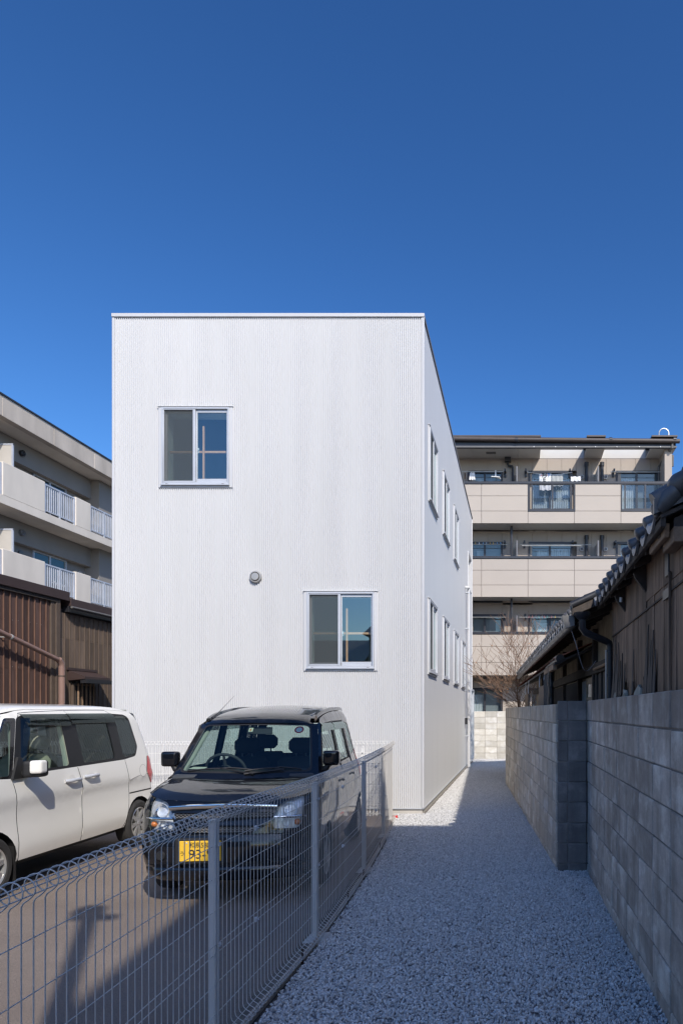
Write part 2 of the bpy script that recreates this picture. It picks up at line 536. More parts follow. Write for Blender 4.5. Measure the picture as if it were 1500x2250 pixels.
# ------------------------------------------------------------------ ground
def sheet(name, pts, z, mat):
    m = MB(); m.poly(*[(x, y, z) for x, y in pts])
    o = m.build(name, mat, fix=False)
    o['kind'] = 'structure'
    return o
FENCE = [(-1.18, -1.0), (-1.275, 1.2), (-1.382, 3.16), (-1.40, 4.78), (-1.515, 6.75), (-1.685, 8.6), (-1.875, 10.2)]
M['earth'] = plain('bare_earth', (0.15, 0.13, 0.11), 0.95, 0, 0.45, 14, bmp=0.9, bscale=45)
sheet('ground', [(-400, -400), (400, -400), (400, 400), (-400, 400)], -0.03, 'earth')
sheet('asphalt_yard', [(-10.9, -6.0)] + [(x - 0.10, y) for x, y in [(-1.15, -6.0)] + FENCE] + [(-1.95, 10.55), (-10.9, 10.55)], -0.012, 'asphalt')
sheet('street', [(-60, -14), (60, -14), (60, -6.0), (-60, -6.0)], -0.016, 'asphalt')
# gravel path: a bed sheet and its loose stones
GX = [(-1.10, -1.0), (-1.19, 1.2), (-1.33, 3.16), (-1.36, 4.78), (-1.47, 6.75), (-1.64, 8.6), (-1.83, 10.2), (-1.93, 10.58), (-1.44, 10.62), (-1.44, 21.9), (-2.4, 21.95), (-2.4, 22.75), (0.6, 22.75), (0.3, 18.0), (-0.27, 15.1), (0.41, 6.84), (0.70, 6.84), (0.79, 3.5), (0.9, -1.0)]
sheet('gravel_path', GX, -0.004, 'stone_bed')

def gravel():
    # one stone shape kept as a mesh; a geometry-node tree scatters it
    bm = bmesh.new()
    bmesh.ops.create_icosphere(bm, subdivisions=1, radius=1.0)
    rr = random.Random(3)
    for v in bm.verts:
        v.co *= rr.uniform(0.62, 1.25)
    bm.verts.ensure_lookup_table()
    me = bpy.data.meshes.new('stone_shape'); bm.to_mesh(me); bm.free()
    me.materials.append(M['stone'])
    stone = bpy.data.objects.new('stone_shape', me)     # never linked to the scene: only the scatter uses it
    m = MB()
    def strip(pts): m.poly(*[(x, y, 0.0) for x, y in pts])
    ids = [m.add((x, y, 0.0)) for x, y in GX]
    m.f.append(ids)
    base = m.build('gravel', 'stone', fix=False)
    base['kind'] = 'stuff'
    base['label'] = 'pale crushed stone covering the path'
    g = bpy.data.node_groups.new('scatter_stones', 'GeometryNodeTree')
    g.interface.new_socket('Geometry', in_out='INPUT', socket_type='NodeSocketGeometry')
    g.interface.new_socket('Geometry', in_out='OUTPUT', socket_type='NodeSocketGeometry')
    gi = g.nodes.new('NodeGroupInput'); go = g.nodes.new('NodeGroupOutput')
    dp = g.nodes.new('GeometryNodeDistributePointsOnFaces')
    dp.inputs['Density'].default_value = 6400
    oi = g.nodes.new('GeometryNodeObjectInfo'); oi.inputs['Object'].default_value = stone
    oi.inputs['As Instance'].default_value = True
    ip = g.nodes.new('GeometryNodeInstanceOnPoints')
    rv = g.nodes.new('FunctionNodeRandomValue'); rv.data_type = 'FLOAT_VECTOR'
    rv.inputs[1].default_value = (6.28, 6.28, 6.28)
    sv = g.nodes.new('FunctionNodeRandomValue'); sv.data_type = 'FLOAT_VECTOR'
    sv.inputs[0].default_value = (0.0055, 0.0055, 0.0045); sv.inputs[1].default_value = (0.0120, 0.0112, 0.0092)
    sp = g.nodes.new('GeometryNodeSetPosition')
    ov = g.nodes.new('FunctionNodeRandomValue'); ov.data_type = 'FLOAT_VECTOR'
    ov.inputs[0].default_value = (0, 0, -0.002); ov.inputs[1].default_value = (0, 0, 0.014)
    L = g.links.new
    L(gi.outputs[0], dp.inputs['Mesh']); L(dp.outputs['Points'], sp.inputs['Geometry'])
    L(ov.outputs[0], sp.inputs['Offset'])
    L(sp.outputs[0], ip.inputs['Points']); L(oi.outputs['Geometry'], ip.inputs['Instance'])
    L(rv.outputs[0], ip.inputs['Rotation']); L(sv.outputs[0], ip.inputs['Scale'])
    L(ip.outputs[0], go.inputs[0])
    md = base.modifiers.new('scatter', 'NODES'); md.node_group = g
gravel()
# ------------------------------------------------------------------ white corrugated house
HY = 10.60           # front face
HX0, HX1 = -6.276, -1.477
HYB = 21.72          # rear end
HZ = 7.72
house = thing('corrugated_house', 'tall white house clad in corrugated steel, behind the parked cars', 'house', (-3.9, 16, 0))
PITCH = 0.032
FW = [(350 , 1072, 512, 895), (668, 1474, 829, 1300)]
def fx(x): return (x - 1138) * HY / 1500
def fz(y): return 1.6 - (y - 1563) * HY / 1500
front_open = [(fx(a), fx(c), fz(b), fz(d)) for a, b, c, d in FW]
WINW, WINH = 1.16, 1.245
side_up = [11.19, 13.30, 15.52]
side_lo = [11.12, 13.30, 15.52, 17.62]
SU0, SU1, SL0, SL1 = 5.055, 6.30, 2.205, 3.45
side_open = [(y, y + WINW, SU0, SU1) for y in side_up] + [(y, y + WINW, SL0, SL1) for y in side_lo] + [(19.95, 21.15, 5.24, 6.28)]

def corrugated(name, u0, u1, z0, z1, opens, P, AMP=0.0085):
    """P(u, off, z) -> world point; off is the wave's offset outwards"""
    step = PITCH / 8
    n = int(round((u1 - u0) / step))
    zs = sorted({z0, z1} | {o[2] + 0.02 for o in opens} | {o[3] - 0.02 for o in opens})
    m = MB(); ids = {}
    def vid(i, k):
        if (i, k) not in ids:
            u = u0 + i * step
            ph = (i % 8) / 8
            s_ = math.cos(2 * PI * ph)
            s_ = math.copysign(abs(s_) ** 0.65, s_)
            ids[(i, k)] = m.add(P(u, AMP * s_, zs[k]))
        return ids[(i, k)]
    for i in range(n):
        uc = u0 + (i + .5) * step
        for k in range(len(zs) - 1):
            zc = (zs[k] + zs[k + 1]) / 2
            if any(o[0] + 0.02 < uc < o[1] - 0.02 and o[2] < zc < o[3] for o in opens): continue
            m.f.append([vid(i, k), vid(i + 1, k), vid(i + 1, k + 1), vid(i, k + 1)])
    return m
corrugated('front', HX0, HX1, 0.095, HZ, front_open, lambda u, o, z: (u, HY - o, z)).build('front_cladding', 'steel_white', house, smooth=80, fix=False)
corrugated('side', HY, HYB, 0.095, HZ, side_open, lambda u, o, z: (HX1 + o, u, z), 0.0015).build('side_cladding', 'steel_white', house, smooth=80, fix=False)
corrugated('left', HY, HYB, 0.095, HZ, [], lambda u, o, z: (HX0 - o, u, z)).build('side_cladding', 'steel_white', house, smooth=80, fix=True)
corrugated('rear', HX0, HX1, 0.095, HZ, [], lambda u, o, z: (u, HYB + o, z)).build('rear_cladding', 'steel_white', house, smooth=80, fix=True)
# corner trims, roof cap, footing
for x in (HX0, HX1):
    for y in (HY, HYB):
        m = MB(); m.box(x - 0.02, x + 0.02, y - 0.012, y + 0.02, 0.10, HZ - 0.002, 0.004)
        m.build('corner_trim', 'trim_white', house, smooth=40)
m = MB()
CAP0, CAP1 = HZ - 0.004, HZ + 0.052
m.box(HX0 - 0.022, HX1 + 0.022, HY - 0.026, HY + 0.05, CAP0, CAP1, 0.004)
m.build('roof_cap', 'trim_white', house, smooth=40)
m = MB()
m.box(HX1 - 0.05, HX1 + 0.022, HY + 0.052, HYB + 0.02, CAP0, CAP1, 0.004)
m.box(HX0 - 0.022, HX0 + 0.05, HY + 0.052, HYB + 0.02, CAP0, CAP1, 0.004)
m.build('roof_edge', 'alu_dark', house, smooth=40)
m = MB(); m.box(HX0 + 0.05, HX1 - 0.05, HY + 0.05, HYB - 0.02, HZ - 0.1, HZ - 0.05)
m.build('roof', 'roof_brown', house)
m = MB(); m.box(HX0 + 0.015, HX1 - 0.012, HY + 0.012, HYB - 0.012, -0.02, 0.10)
m.build('footing', 'concrete_base', house)
m = MB(); m.box(HX0 - 0.01, HX1 + 0.012, HY - 0.014, HY + 0.01, 0.082, 0.094); m.box(HX1 - 0.01, HX1 + 0.014, HY + 0.012, HYB, 0.082, 0.094)
m.build('drip_edge', 'alu', house)
# screw heads
m = MB()
rows = [fz(860 + y / 2.885) for y in (80 - 271, 80, 350, 622, 888, 1160, 1433, 1705, 1978)]
for z in rows:
    x = HX0 + PITCH * 3
    k = 0
    while x < HX1 - 0.02:
        if not any(a - .02 < x < b + .02 and c < z < d for a, b, c, d in front_open):
            m.lathe([(0.0065, 0), (0.0055, 0.003), (0.001, 0.0045)], (x, HY - 0.0087, z), (0, -1, 0), 6)
        x += PITCH * (5 if k % 2 else 6); k += 1
m.build('screw_heads', 'alu', house, kind='stuff')

# inside: lining with the same openings, floors, ceilings
def lining(u0, u1, opens, P, zlo, zhi):
    us = sorted({u0, u1} | {o[0] + .06 for o in opens} | {o[1] - .06 for o in opens})
    zs = sorted({zlo, zhi} | {o[2] + .06 for o in opens} | {o[3] - .06 for o in opens})
    m = MB()
    for a, b in zip(us[:-1], us[1:]):
        for c, d in zip(zs[:-1], zs[1:]):
            if any(o[0] < (a + b) / 2 < o[1] and o[2] < (c + d) / 2 < o[3] for o in opens): continue
            m.poly(P(a, c), P(b, c), P(b, d), P(a, d))
    return m
T_ = 0.31
lining(HX0 + T_, HX1 - T_, front_open, lambda u, z: (u, HY + T_, z), 0.1, 7.4).build('inner_front_wall', 'plaster_in', house, fix=False)
lining(HY + T_, 21.5, side_open, lambda u, z: (HX1 - T_, u, z), 0.1, 7.4).build('inner_side_wall', 'plaster_in', house, fix=False)
m = MB()
m.box(HX0 + T_, HX0 + T_ + .02, HY + T_, 21.5, 0.1, 7.4)
m.box(HX0 + T_ + .02, HX1 - T_, 15.0, 15.1, 0.1, 7.4)
m.build('partition_wall', 'plaster_in', house)
m = MB()
m.box(HX0 + T_ + .02, HX1 - T_ - .02, HY + T_ + .01, 14.99, 4.15, 4.45)
m.box(HX0 + T_ + .02, HX1 - T_ - .02, HY + T_ + .01, 14.99, 7.3, 7.4)
m.box(HX0 + T_ + .02, HX1 - T_ - .02, 15.11, 21.4, 4.15, 4.45)
m.box(HX0 + T_ + .02, HX1 - T_ - .02, 15.11, 21.4, 7.3, 7.4)
m.box(HX0 + T_ + .02, HX1 - T_ - .02, HY + T_ + .01, 21.4, 0.11, 0.4)
m.build('floor_slab', 'room_grey', house)

def frame_rect(m, a0, a1, b0, b1, wl, wr, wb, wt, c0, c1, bev=0.003):
    m.box(a0, a0 + wl, b0, b1, c0, c1, bev); m.box(a1 - wr, a1, b0, b1, c0, c1, bev)
    m.box(a0 + wl, a1 - wr, b0, b0 + wb, c0, c1, bev); m.box(a0 + wl, a1 - wr, b1 - wt, b1, c0, c1, bev)

def sliding_window(parent, org, ux, un, W, H, dark_frame=False, glass_mat='house_glass'):
    """a aluminium slider: a runs right, b up, c outwards"""
    ux = Vector(ux); un = Vector(un); uz = Vector((0, 0, 1)); o = Vector(org)
    T = Matrix(((ux.x, uz.x, un.x, o.x), (ux.y, uz.y, un.y, o.y), (ux.z, uz.z, un.z, o.z), (0, 0, 0, 1)))
    fl = MB(T)
    frame_rect(fl, 0, W, 0, H, .048, .048, .036, .012, -0.01, 0.020)           # flange outside the cladding
    fl.box(-0.012, W + 0.012, H, H + 0.012, -0.01, 0.034, .002)                 # head drip
    win = fl.build('window', 'trim_white', parent, smooth=40)
    m = MB(T)
    frame_rect(m, .048, W - .048, .036, H - .012, .026, .026, .040, .026, -0.06, 0.036)
    m.build('frame', 'alu', win, smooth=40)
    m = MB(T); m.box(.04, W - .04, .030, .042, 0.030, 0.052, .002); m.build('sill', 'alu', win, smooth=40)
    mid = W * 0.482
    # screen half (left, outermost)
    m = MB(T)
    frame_rect(m, .076, mid + .022, .078, H - .040, .012, .040, .022, .012, 0.004, 0.030)
    m.build('screen_frame', 'alu', win, smooth=40)
    m = MB(T); m.poly((.086, .098, .012), (mid - .016, .098, .012), (mid - .016, H - .05, .012), (.086, H - .05, .012))
    m.build('insect_screen', 'screen', win, fix=False)
    # sash behind the screen, sash on the right
    m = MB(T); frame_rect(m, .078, mid + .02, .078, H - .040, .034, .036, .05, .04, -0.05, -0.024)
    m.build('sash', 'alu', win, smooth=40)
    m = MB(T); m.poly((.11, .12, -.037), (mid - .01, .12, -.037), (mid - .01, H - .075, -.037), (.11, H - .075, -.037))
    m.build('pane', glass_mat, win, fix=False)
    m = MB(T); frame_rect(m, mid + .024, W - .076, .078, H - .040, .018, .022, .062, .046, -0.022, 0.006)
    m.build('sash', 'alu', win, smooth=40)
    m = MB(T); m.poly((mid + .04, .135, -.006), (W - .096, .135, -.006), (W - .096, H - .082, -.006), (mid + .04, H - .082, -.006))
    m.build('pane', glass_mat, win, fix=False)
    for a in (.115, W - .16):
        m = MB(T); m.box(a, a + .035, .050, .056, 0.034, 0.0375); m.build('maker_plate', 'rib_grey', win)
    # inside reveal
    m = MB(T)
    d0, d1 = -T_, -0.062
    m.box(.052, .064, .04, H - .02, d0, d1); m.box(W - .064, W - .052, .04, H - .02, d0, d1)
    m.box(.064, W - .064, .04, .052, d0, d1); m.box(.064, W - .064, H - .04, H - .02, d0, d1)
    m.build('reveal', 'plaster_in', win)
    # timber guard rails behind the glass
    m = MB(T)
    m.box(.10, W - .07, H * .47, H * .47 + .035, -.16, -.125, .003)
    m.box(mid + .075, mid + .102, .06, H * .80, -.122, -.095, .003)
    m.build('guard_rail', 'pine', win)
    m = MB(T); m.cyl((mid + .05, H * .49, -.03), (mid + .05, H * .49 - .06, -.03), .008, n=8); m.box(mid + .038, mid + .06, H * .47, H * .5, -.028, -.012)
    m.build('latch', 'trim_white', win)
    return win
for a0, a1, b0, b1 in front_open:
    sliding_window(house, (a0, HY, b0), (1, 0, 0), (0, -1, 0), a1 - a0, b1 - b0)
for y in side_up: sliding_window(house, (HX1, y, SU0), (0, 1, 0), (1, 0, 0), WINW, SU1 - SU0, glass_mat='side_glass')
for y in side_lo: sliding_window(house, (HX1, y, SL0), (0, 1, 0), (1, 0, 0), WINW, SL1 - SL0, glass_mat='side_glass')
# open recess near the far end
m = MB()
ya, yb, za, zb = 19.95, 21.15, 5.24, 6.28
frame_T = Matrix(((0, 0, 1, HX1), (1, 0, 0, ya), (0, 1, 0, za), (0, 0, 0, 1)))
fm = MB(frame_T); frame_rect(fm, 0, yb - ya, 0, zb - za, .03, .03, .03, .03, -0.9, 0.03)
fm.poly((0, 0, -.88), (yb - ya, 0, -.88), (yb - ya, zb - za, -.88), (0, zb - za, -.88))
fm.build('recess_lining', 'trim_white', house)
# round wall vent
vx, vz = fx(563), fz(1268)
v = MB(); v.lathe([(.092, 0), (.094, .03), (.086, .046), (.072, .048), (.068, .03)], (vx, HY - .002, vz), (0, -1, 0), 32)
vo = v.build('wall_vent', 'vent', house, smooth=40)
m = MB(); m.lathe([(.072, .02), (.04, .012), (.001, .012)], (vx, HY - .002, vz), (0, -1, 0), 32); m.build('throat', 'vent_dark', vo, smooth=40)
m = MB(); m.lathe([(.058, .03), (.060, .052), (.055, .060), (.001, .062)], (vx, HY - .002, vz), (0, -1, 0), 32); m.build('cover', 'vent', vo, smooth=40)
# downpipe, brackets and far door on the side wall
dy = 19.1
m = MB(); m.tube([(HX1 + .09, dy, 0.02), (HX1 + .09, dy, 5.02)], .042, 10)
dp = m.build('downpipe', 'trim_white', house, smooth=40)
for z in (0.9, 2.4, 3.9, 4.9):
    m = MB(); m.box(HX1 + .004, HX1 + .10, dy - .05, dy + .05, z, z + .03); m.build('bracket', 'alu', dp)
m = MB(); m.tube([(HX1 + .005, dy - .12, 5.05), (HX1 + .09, dy - .12, 5.05), (HX1 + .09, dy + .03, 5.05)], .035, 8); m.build('pipe_head', 'trim_white', house, smooth=40)
m = MB(); m.box(HX1 + .005, HX1 + .07, 18.85, 18.95, 1.24, 1.42, .006); m.build('junction_box', 'pipe_black', house)
fd = MB(Matrix(((0, 0, 1, HX1), (1, 0, 0, 20.2), (0, 1, 0, .12), (0, 0, 0, 1))))
frame_rect(fd, 0, 1.1, 0, 2.15, .05, .05, .05, .05, .006, .10)
do = fd.build('door', 'alu', house)
m = MB(); m.poly((HX1 + .03, 20.25, .17), (HX1 + .03, 21.25, .17), (HX1 + .03, 21.25, 2.2), (HX1 + .03, 20.25, 2.2)); m.build('pane', 'side_glass', do, fix=False)

# ------------------------------------------------------------------ wire mesh fences
fence = thing('mesh_fence', 'white welded wire fence with rolled top, running along the gravel path', 'fence', (-1.45, 4.5, 0), group='wire mesh fences')
def pl_len(P):
    L = [0]
    for a, b in zip(P[:-1], P[1:]): L.append(L[-1] + math.dist(a, b))
    return L
def catmull(P, n=8):
    out = []
    Q = [P[0]] + list(P) + [P[-1]]
    for i in range(1, len(Q) - 2):
        p0, p1, p2, p3 = (Vector(q) for q in Q[i - 1:i + 3])
        for k in range(n):
            t = k / n
            out.append(0.5 * ((2 * p1) + (p2 - p0) * t + (2 * p0 - 5 * p1 + 4 * p2 - p3) * t * t + (3 * p1 - p0 - 3 * p2 + p3) * t ** 3))
    out.append(Vector(Q[-1]))
    return out
FP = catmull([(x, y, 0) for x, y in FENCE])
FL = pl_len(FP)
def fat(s):
    for i in range(len(FL) - 1):
        if FL[i + 1] >= s or i == len(FL) - 2:
            t = (s - FL[i]) / (FL[i + 1] - FL[i])
            return FP[i].lerp(FP[i + 1], t), (FP[i + 1] - FP[i]).normalized()
def s_at_y(y):
    lo, hi = 0, FL[-1]
    for _ in range(40):
        mid = (lo + hi) / 2
        if fat(mid)[0].y < y: lo = mid
        else: hi = mid
    return lo
WR = 0.0020
TOPZ = 1.095
def wire_profile():
    """one upright wire in its own X-Z plane: lower hook, straight, crank and rolled top"""
    p = []
    c = (0.030, 0.070); r = 0.030                       # lower hook, kicks towards the path
    for k in range(0, 8): 
        a = R(-250 + k * 30)
        p.append((c[0] + r * math.cos(a) * .9, c[1] - r * math.sin(a) * .9 - 0.0))
    p = p[::-1]
    p = [(x, z) for x, z in p]
    p = [(0.012, 0.048), (0.030, 0.036), (0.046, 0.046), (0.050, 0.064), (0.038, 0.082), (0.018, 0.094), (0.004, 0.108), (0.0, 0.125)]
    p.append((0.0, TOPZ - 0.03))
    p += [(0.0, TOPZ - 0.012), (0.005, TOPZ - 0.002), (0.018, TOPZ + 0.007)]
    c = (0.006, TOPZ + 0.036); r = 0.030
    for k in range(0, 15):
        a = R(-55 + k * 22)
        p.append((c[0] + r * math.cos(a), c[1] + r * math.sin(a)))
    return [(x, 0, z) for x, z in p]
HOOK = wire_profile()
wire_hi = MB(); wire_hi.tube(HOOK, WR, 6); wire_hi = wire_hi.mesh('vertical_wire', 60)
wire_lo = MB(); wire_lo.tube(HOOK, .0014, 4); wire_lo = wire_lo.mesh('vertical_wire', 60)
for me in (wire_hi, wire_lo): me.materials.append(M['fence_white'])
s0, s1 = s_at_y(1.15), FL[-1] - 0.02
s = s0
while s < s1:
    p, d = fat(s)
    place('vertical_wire', wire_hi if p.y < 5 else wire_lo, None, fence, p, rot=(0, 0, math.atan2(d.y, d.x) - PI / 2))
    s += 0.05
HZS = [.985, .835, .685, .528, .488, .35, .21, .075]
POSTY = [1.33, 3.16, 4.80, 6.85, 8.75, 10.16]
for a, b in zip(POSTY[:-1], POSTY[1:]):
    sa, sb = s_at_y(a), s_at_y(b)
    ss = [sa + (sb - sa) * k / 8 for k in range(9)]
    for z in HZS:
        m = MB(); m.tube([fat(q)[0] + Vector((-0.004, 0, z)) for q in ss], .0018, 5); m.build('horizontal_wire', 'fence_white', fence, smooth=60)
    for ox, oz in ((.030, TOPZ + .022), (.026, TOPZ + .052), (-.012, TOPZ + .058), (-.016, TOPZ + .022), (0.046, 0.062), (0.03, 0.040)):
        m = MB(); m.tube([fat(q)[0] + Vector((ox, 0, oz)) for q in ss], .0020, 5); m.build('horizontal_wire', 'fence_white', fence, smooth=60)
for i, y in enumerate(POSTY):
    p, d = fat(s_at_y(y))
    x0 = p.x - 0.025
    m = MB(); m.box(x0 - .018, x0 + .018, y - .022, y + .022, -0.05, TOPZ - .005, .004)
    po = m.build('post', 'fence_white', fence, smooth=40)
    m = MB(); m.box(x0 - .02, x0 + .02, y - .024, y + .024, TOPZ - .006, TOPZ + .006, .004); m.build('post_cap', 'fence_white', po, smooth=40)
    for z in (.985, .52):
        m = MB(); m.box(x0 + .02, p.x + .006, y - .012, y + .012, z - .008, z + .008, .002); m.build('clip', 'alu', po)
    m = MB(); bx = random.Random(i).uniform(-.02, .02)
    m.box(x0 - .07, p.x + .07 + bx, y - .09, y + .10, -.06, 0.026, .03); m.build('post_footing', 'concrete_base', fence)
for y in (3.62, 5.6, 7.6):
    p, d = fat(s_at_y(y))
    for z in (.985, .50):
        m = MB(); m.box(p.x - .007, p.x + .009, y - .011, y + .011, z - .016, z + .009, .003); m.cyl((p.x + .009, y, z), (p.x + .018, y, z - .004), .004, n=8)
        m.build('joint_clip', 'alu', fence, smooth=40)
# pale edging strip and stakes under the fence
m = MB()
row = []
for k in range(60):
    p, d = fat(s0 + (s1 - s0) * k / 59)
    row.append(p)
for a, b in zip(row[:-1], row[1:]):
    m.box(0, 0, 0, 0, 0, 0) if False else None
pts = [[q + Vector((-.004 + dx, 0, dz)) for q in row] for dx, dz in ((0, -.02), (0, .034), (.014, .034), (.014, -.02))]
m.grid(pts)
e = m.build('edging_strip', 'kerb_strip', None, smooth=30)
tag(e, kind='structure')
m = MB(); pts = [[q + Vector((dx, 0, dz)) for q in row] for dx, dz in ((-.11, -.008), (-.02, .004))]
m.grid(pts); tag(m.build('earth_strip', 'earth', None), kind='structure')
for y in (2.9, 4.35, 5.75, 6.55, 7.9, 9.5):
    p, d = fat(s_at_y(y))
    m = MB(); m.box(p.x + .012, p.x + .022, y - .007, y + .007, -.02, .085, .001)
    m.build('stake', 'rust', fence)
# rounded end roll at the lit end
p, d = fat(FL[-1] - .02)

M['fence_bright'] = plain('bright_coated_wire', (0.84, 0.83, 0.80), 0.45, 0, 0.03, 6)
rear = thing('mesh_fence', 'white wire fence along the foot of the corrugated house, behind the two cars', 'fence', (-4.4, 10.0, 0), group='wire mesh fences')
RA, RB = Vector((-7.6, 9.85, 0)), Vector((-1.93, 10.22, 0))
dirr = (RB - RA).normalized(); nrm = Vector((dirr.y, -dirr.x, 0))
m = MB(); L_ = (RB - RA).length; k = 0
while k * .05 < L_:
    q = RA + dirr * (k * .05)
    m.tube([q + nrm * x + Vector((0, 0, z)) for x, _, z in HOOK], .0026, 4)
    k += 1
for z in HZS + [TOPZ + .02, TOPZ + .06]:
    m.tube([RA + Vector((0, 0, z)) + nrm * -.004, RB + Vector((0, 0, z)) + nrm * -.004], .0026, 4)
m.build('wire_panel', 'fence_bright', rear, smooth=60, kind='stuff')
for t in (.02, .36, .70, .93):
    q = RA.lerp(RB, t) - nrm * .046
    m = MB(); m.box(q.x - .022, q.x + .022, q.y - .018, q.y + .018, -.05, TOPZ, .004)
    po = m.build('post', 'fence_bright', rear, smooth=40)
    m = MB(); m.cyl((q.x, q.y - .03, .98), (q.x, q.y - .018, .98), .008, n=8); m.build('bolt', 'alu_dark', po)
m = MB(); m.box(-1.86, -1.80, 10.16, 10.22, .0, .045, .004)
o = m.build('boundary_marker', 'red_plastic', None)
tag(o, 'small red plastic boundary marker lying on the gravel at the end of the wire fence', 'marker')
o.rotation_euler = (0, 0, 0)
# ------------------------------------------------------------------ concrete block walls
def block_variants(l, h, t, n=4, seed=1, mat='block_bounce'):
    out = []
    for i in range(n):
        m = MB(); m.box(-l / 2, l / 2, -t / 2, t / 2, -h / 2, h / 2, 0.006)
        rr = random.Random(seed * 31 + i)
        for p in m.v:
            p.x += rr.uniform(-.0015, .0015); p.y += rr.uniform(-.002, .002); p.z += rr.uniform(-.0015, .0015)
        me = m.mesh('block'); me.materials.append(M[mat]); out.append(me)
    return out

def block_wall(root, A, B, z0, course_tops, t, L, mat, shift=0.0, jit=.003, half=None, seed=2, first=0.0):
    """courses of blocks from A to B; a mortar core fills the joints a little behind the faces"""
    A = Vector((*A, 0)); B = Vector((*B, 0)); d = (B - A); ln = d.length; d.normalize()
    ang = math.atan2(d.y, d.x)
    rr = random.Random(seed)
    cache = {}
    zb = z0
    joints = []
    s = first
    cuts = [0.0]
    while s < ln - 0.03:
        if s > 0.02: cuts.append(s)
        s += half[len(cuts)] if half and len(cuts) in half else L
    cuts.append(ln)
    for ci, zt in enumerate(course_tops):
        h = zt - zb - 0.010
        for a, b in zip(cuts[:-1], cuts[1:]):
            l = b - a - 0.012
            if l < 0.03: continue
            key = (round(l, 3), round(h, 3))
            if key not in cache: cache[key] = block_variants(l, h, t, 3, len(cache) + seed, mat)
            me = rr.choice(cache[key])
            q = A + d * ((a + b) / 2)
            place('block', me, None, root, (q.x + rr.uniform(-jit, jit) * -d.y, q.y + rr.uniform(-jit, jit) * d.x, zb + 0.01 + h / 2), rot=(rr.uniform(-.002, .002), 0, ang + rr.uniform(-.002, .002)))
        zb = zt
    return ang

def core(root, A, B, z0, z1, t, mat, inset=0.010):
    A = Vector((*A, 0)); B = Vector((*B, 0)); d = (B - A).normalized(); n = Vector((-d.y, d.x, 0))
    h = t / 2 - inset
    m = MB()
    pts = [A + n * h + d * .006, B + n * h - d * .006, B - n * h - d * .006, A - n * h + d * .006]
    m.prism([(p.x, p.y) for p in pts], lambda x, y: (x, y, z0), lambda x, y: (x, y, z1 - .006))
    m.build('mortar', mat, root)

T0 = 0.12
# near wall on the right: face line given, centre line shifted outwards by half a thickness
def face_to_centre(A, B, t):
    d = Vector((B[0] - A[0], B[1] - A[1])).normalized(); n = Vector((d.y, -d.x))
    return (A[0] + n.x * t / 2, A[1] + n.y * t / 2), (B[0] + n.x * t / 2, B[1] + n.y * t / 2)
tops_near = [0.03 + .203 * k for k in range(1, 9)] 
tops_near = [0.085] + [0.085 + .2025 * k for k in range(1, 9)]
near = thing('block_wall', 'dark grey concrete block wall at the right edge, below the boarded house', 'wall', (.75, 4, 0), group='concrete block walls')
A, B = face_to_centre((.683, 6.84), (.815, 1.4), T0)
A = (.683 + T0 / 2, 6.80); B = (.815 + T0 / 2, 1.4)
block_wall(near, A, B, -.02, tops_near, T0, .402, 'block_bounce', half={5: .21}, seed=4, first=.33)
core(near, A, B, -.05, tops_near[-1], T0, 'mortar')
# long wall further back with its dark end pier
long = thing('block_wall', 'long pale rain-streaked block wall with a dark end pier, beside the gravel path', 'wall', (.1, 11, 0), group='concrete block walls')
LA, LB = (.392, 6.80), (-.285, 15.15)
ld = Vector((LB[0] - LA[0], LB[1] - LA[1])).normalized(); ln_ = Vector((ld.y, -ld.x))
A = (LA[0] + ln_.x * T0 / 2 + ld.x * .12, LA[1] + ln_.y * T0 / 2 + ld.y * .12); B = (LB[0] + ln_.x * T0 / 2, LB[1] + ln_.y * T0 / 2)
tops_long = [0.06] + [0.06 + .2015 * k for k in range(1, 9)]
block_wall(long, A, B, -.02, tops_long, T0, .40, 'block_long', seed=9, first=.29)
core(long, A, B, -.05, tops_long[-1], T0, 'mortar_pale')
tops_pier = [0.075] + [0.075 + .2035 * k for k in range(1, 9)]
pier_cols = [(.394, .490), (.496, .680)]
for ci in range(len(tops_pier)):
    zb = -.02 if ci == 0 else tops_pier[ci - 1]
    for k, (a, b) in enumerate(pier_cols):
        me = block_variants(b - a, tops_pier[ci] - zb - .01, .116, 1, ci * 7 + k, 'block_pier')[0]
        place('block', me, None, long, ((a + b) / 2, 6.86 + random.Random(ci * 3 + k).uniform(-.003, .003), (zb + .01 + tops_pier[ci]) / 2))
m = MB(); m.box(.40, .676, 6.81, 6.912, -.05, tops_pier[-1] - .006); m.build('mortar', 'mortar', long)
# far wall closing the passage, in the sun
far = thing('block_wall', 'sunlit cream block wall closing the far end of the gravel passage', 'wall', (-.6, 22.85, 0), group='concrete block walls')
tops_far = [0.2 * k for k in range(1, 9)]
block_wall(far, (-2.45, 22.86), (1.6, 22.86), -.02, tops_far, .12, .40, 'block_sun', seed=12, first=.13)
core(far, (-2.45, 22.86), (1.6, 22.86), -.05, 1.6, .12, 'mortar_pale')

# ------------------------------------------------------------------ old boarded house, near part
old = thing('old_boarded_house', 'old house at right edge with torn brown plank cladding under a smoked-tile eave', 'house', (1.4, 5.3, 0))
EX, EZ = 0.765, 2.735          # eave line of tile ends
YA, YB = 3.74, 6.82
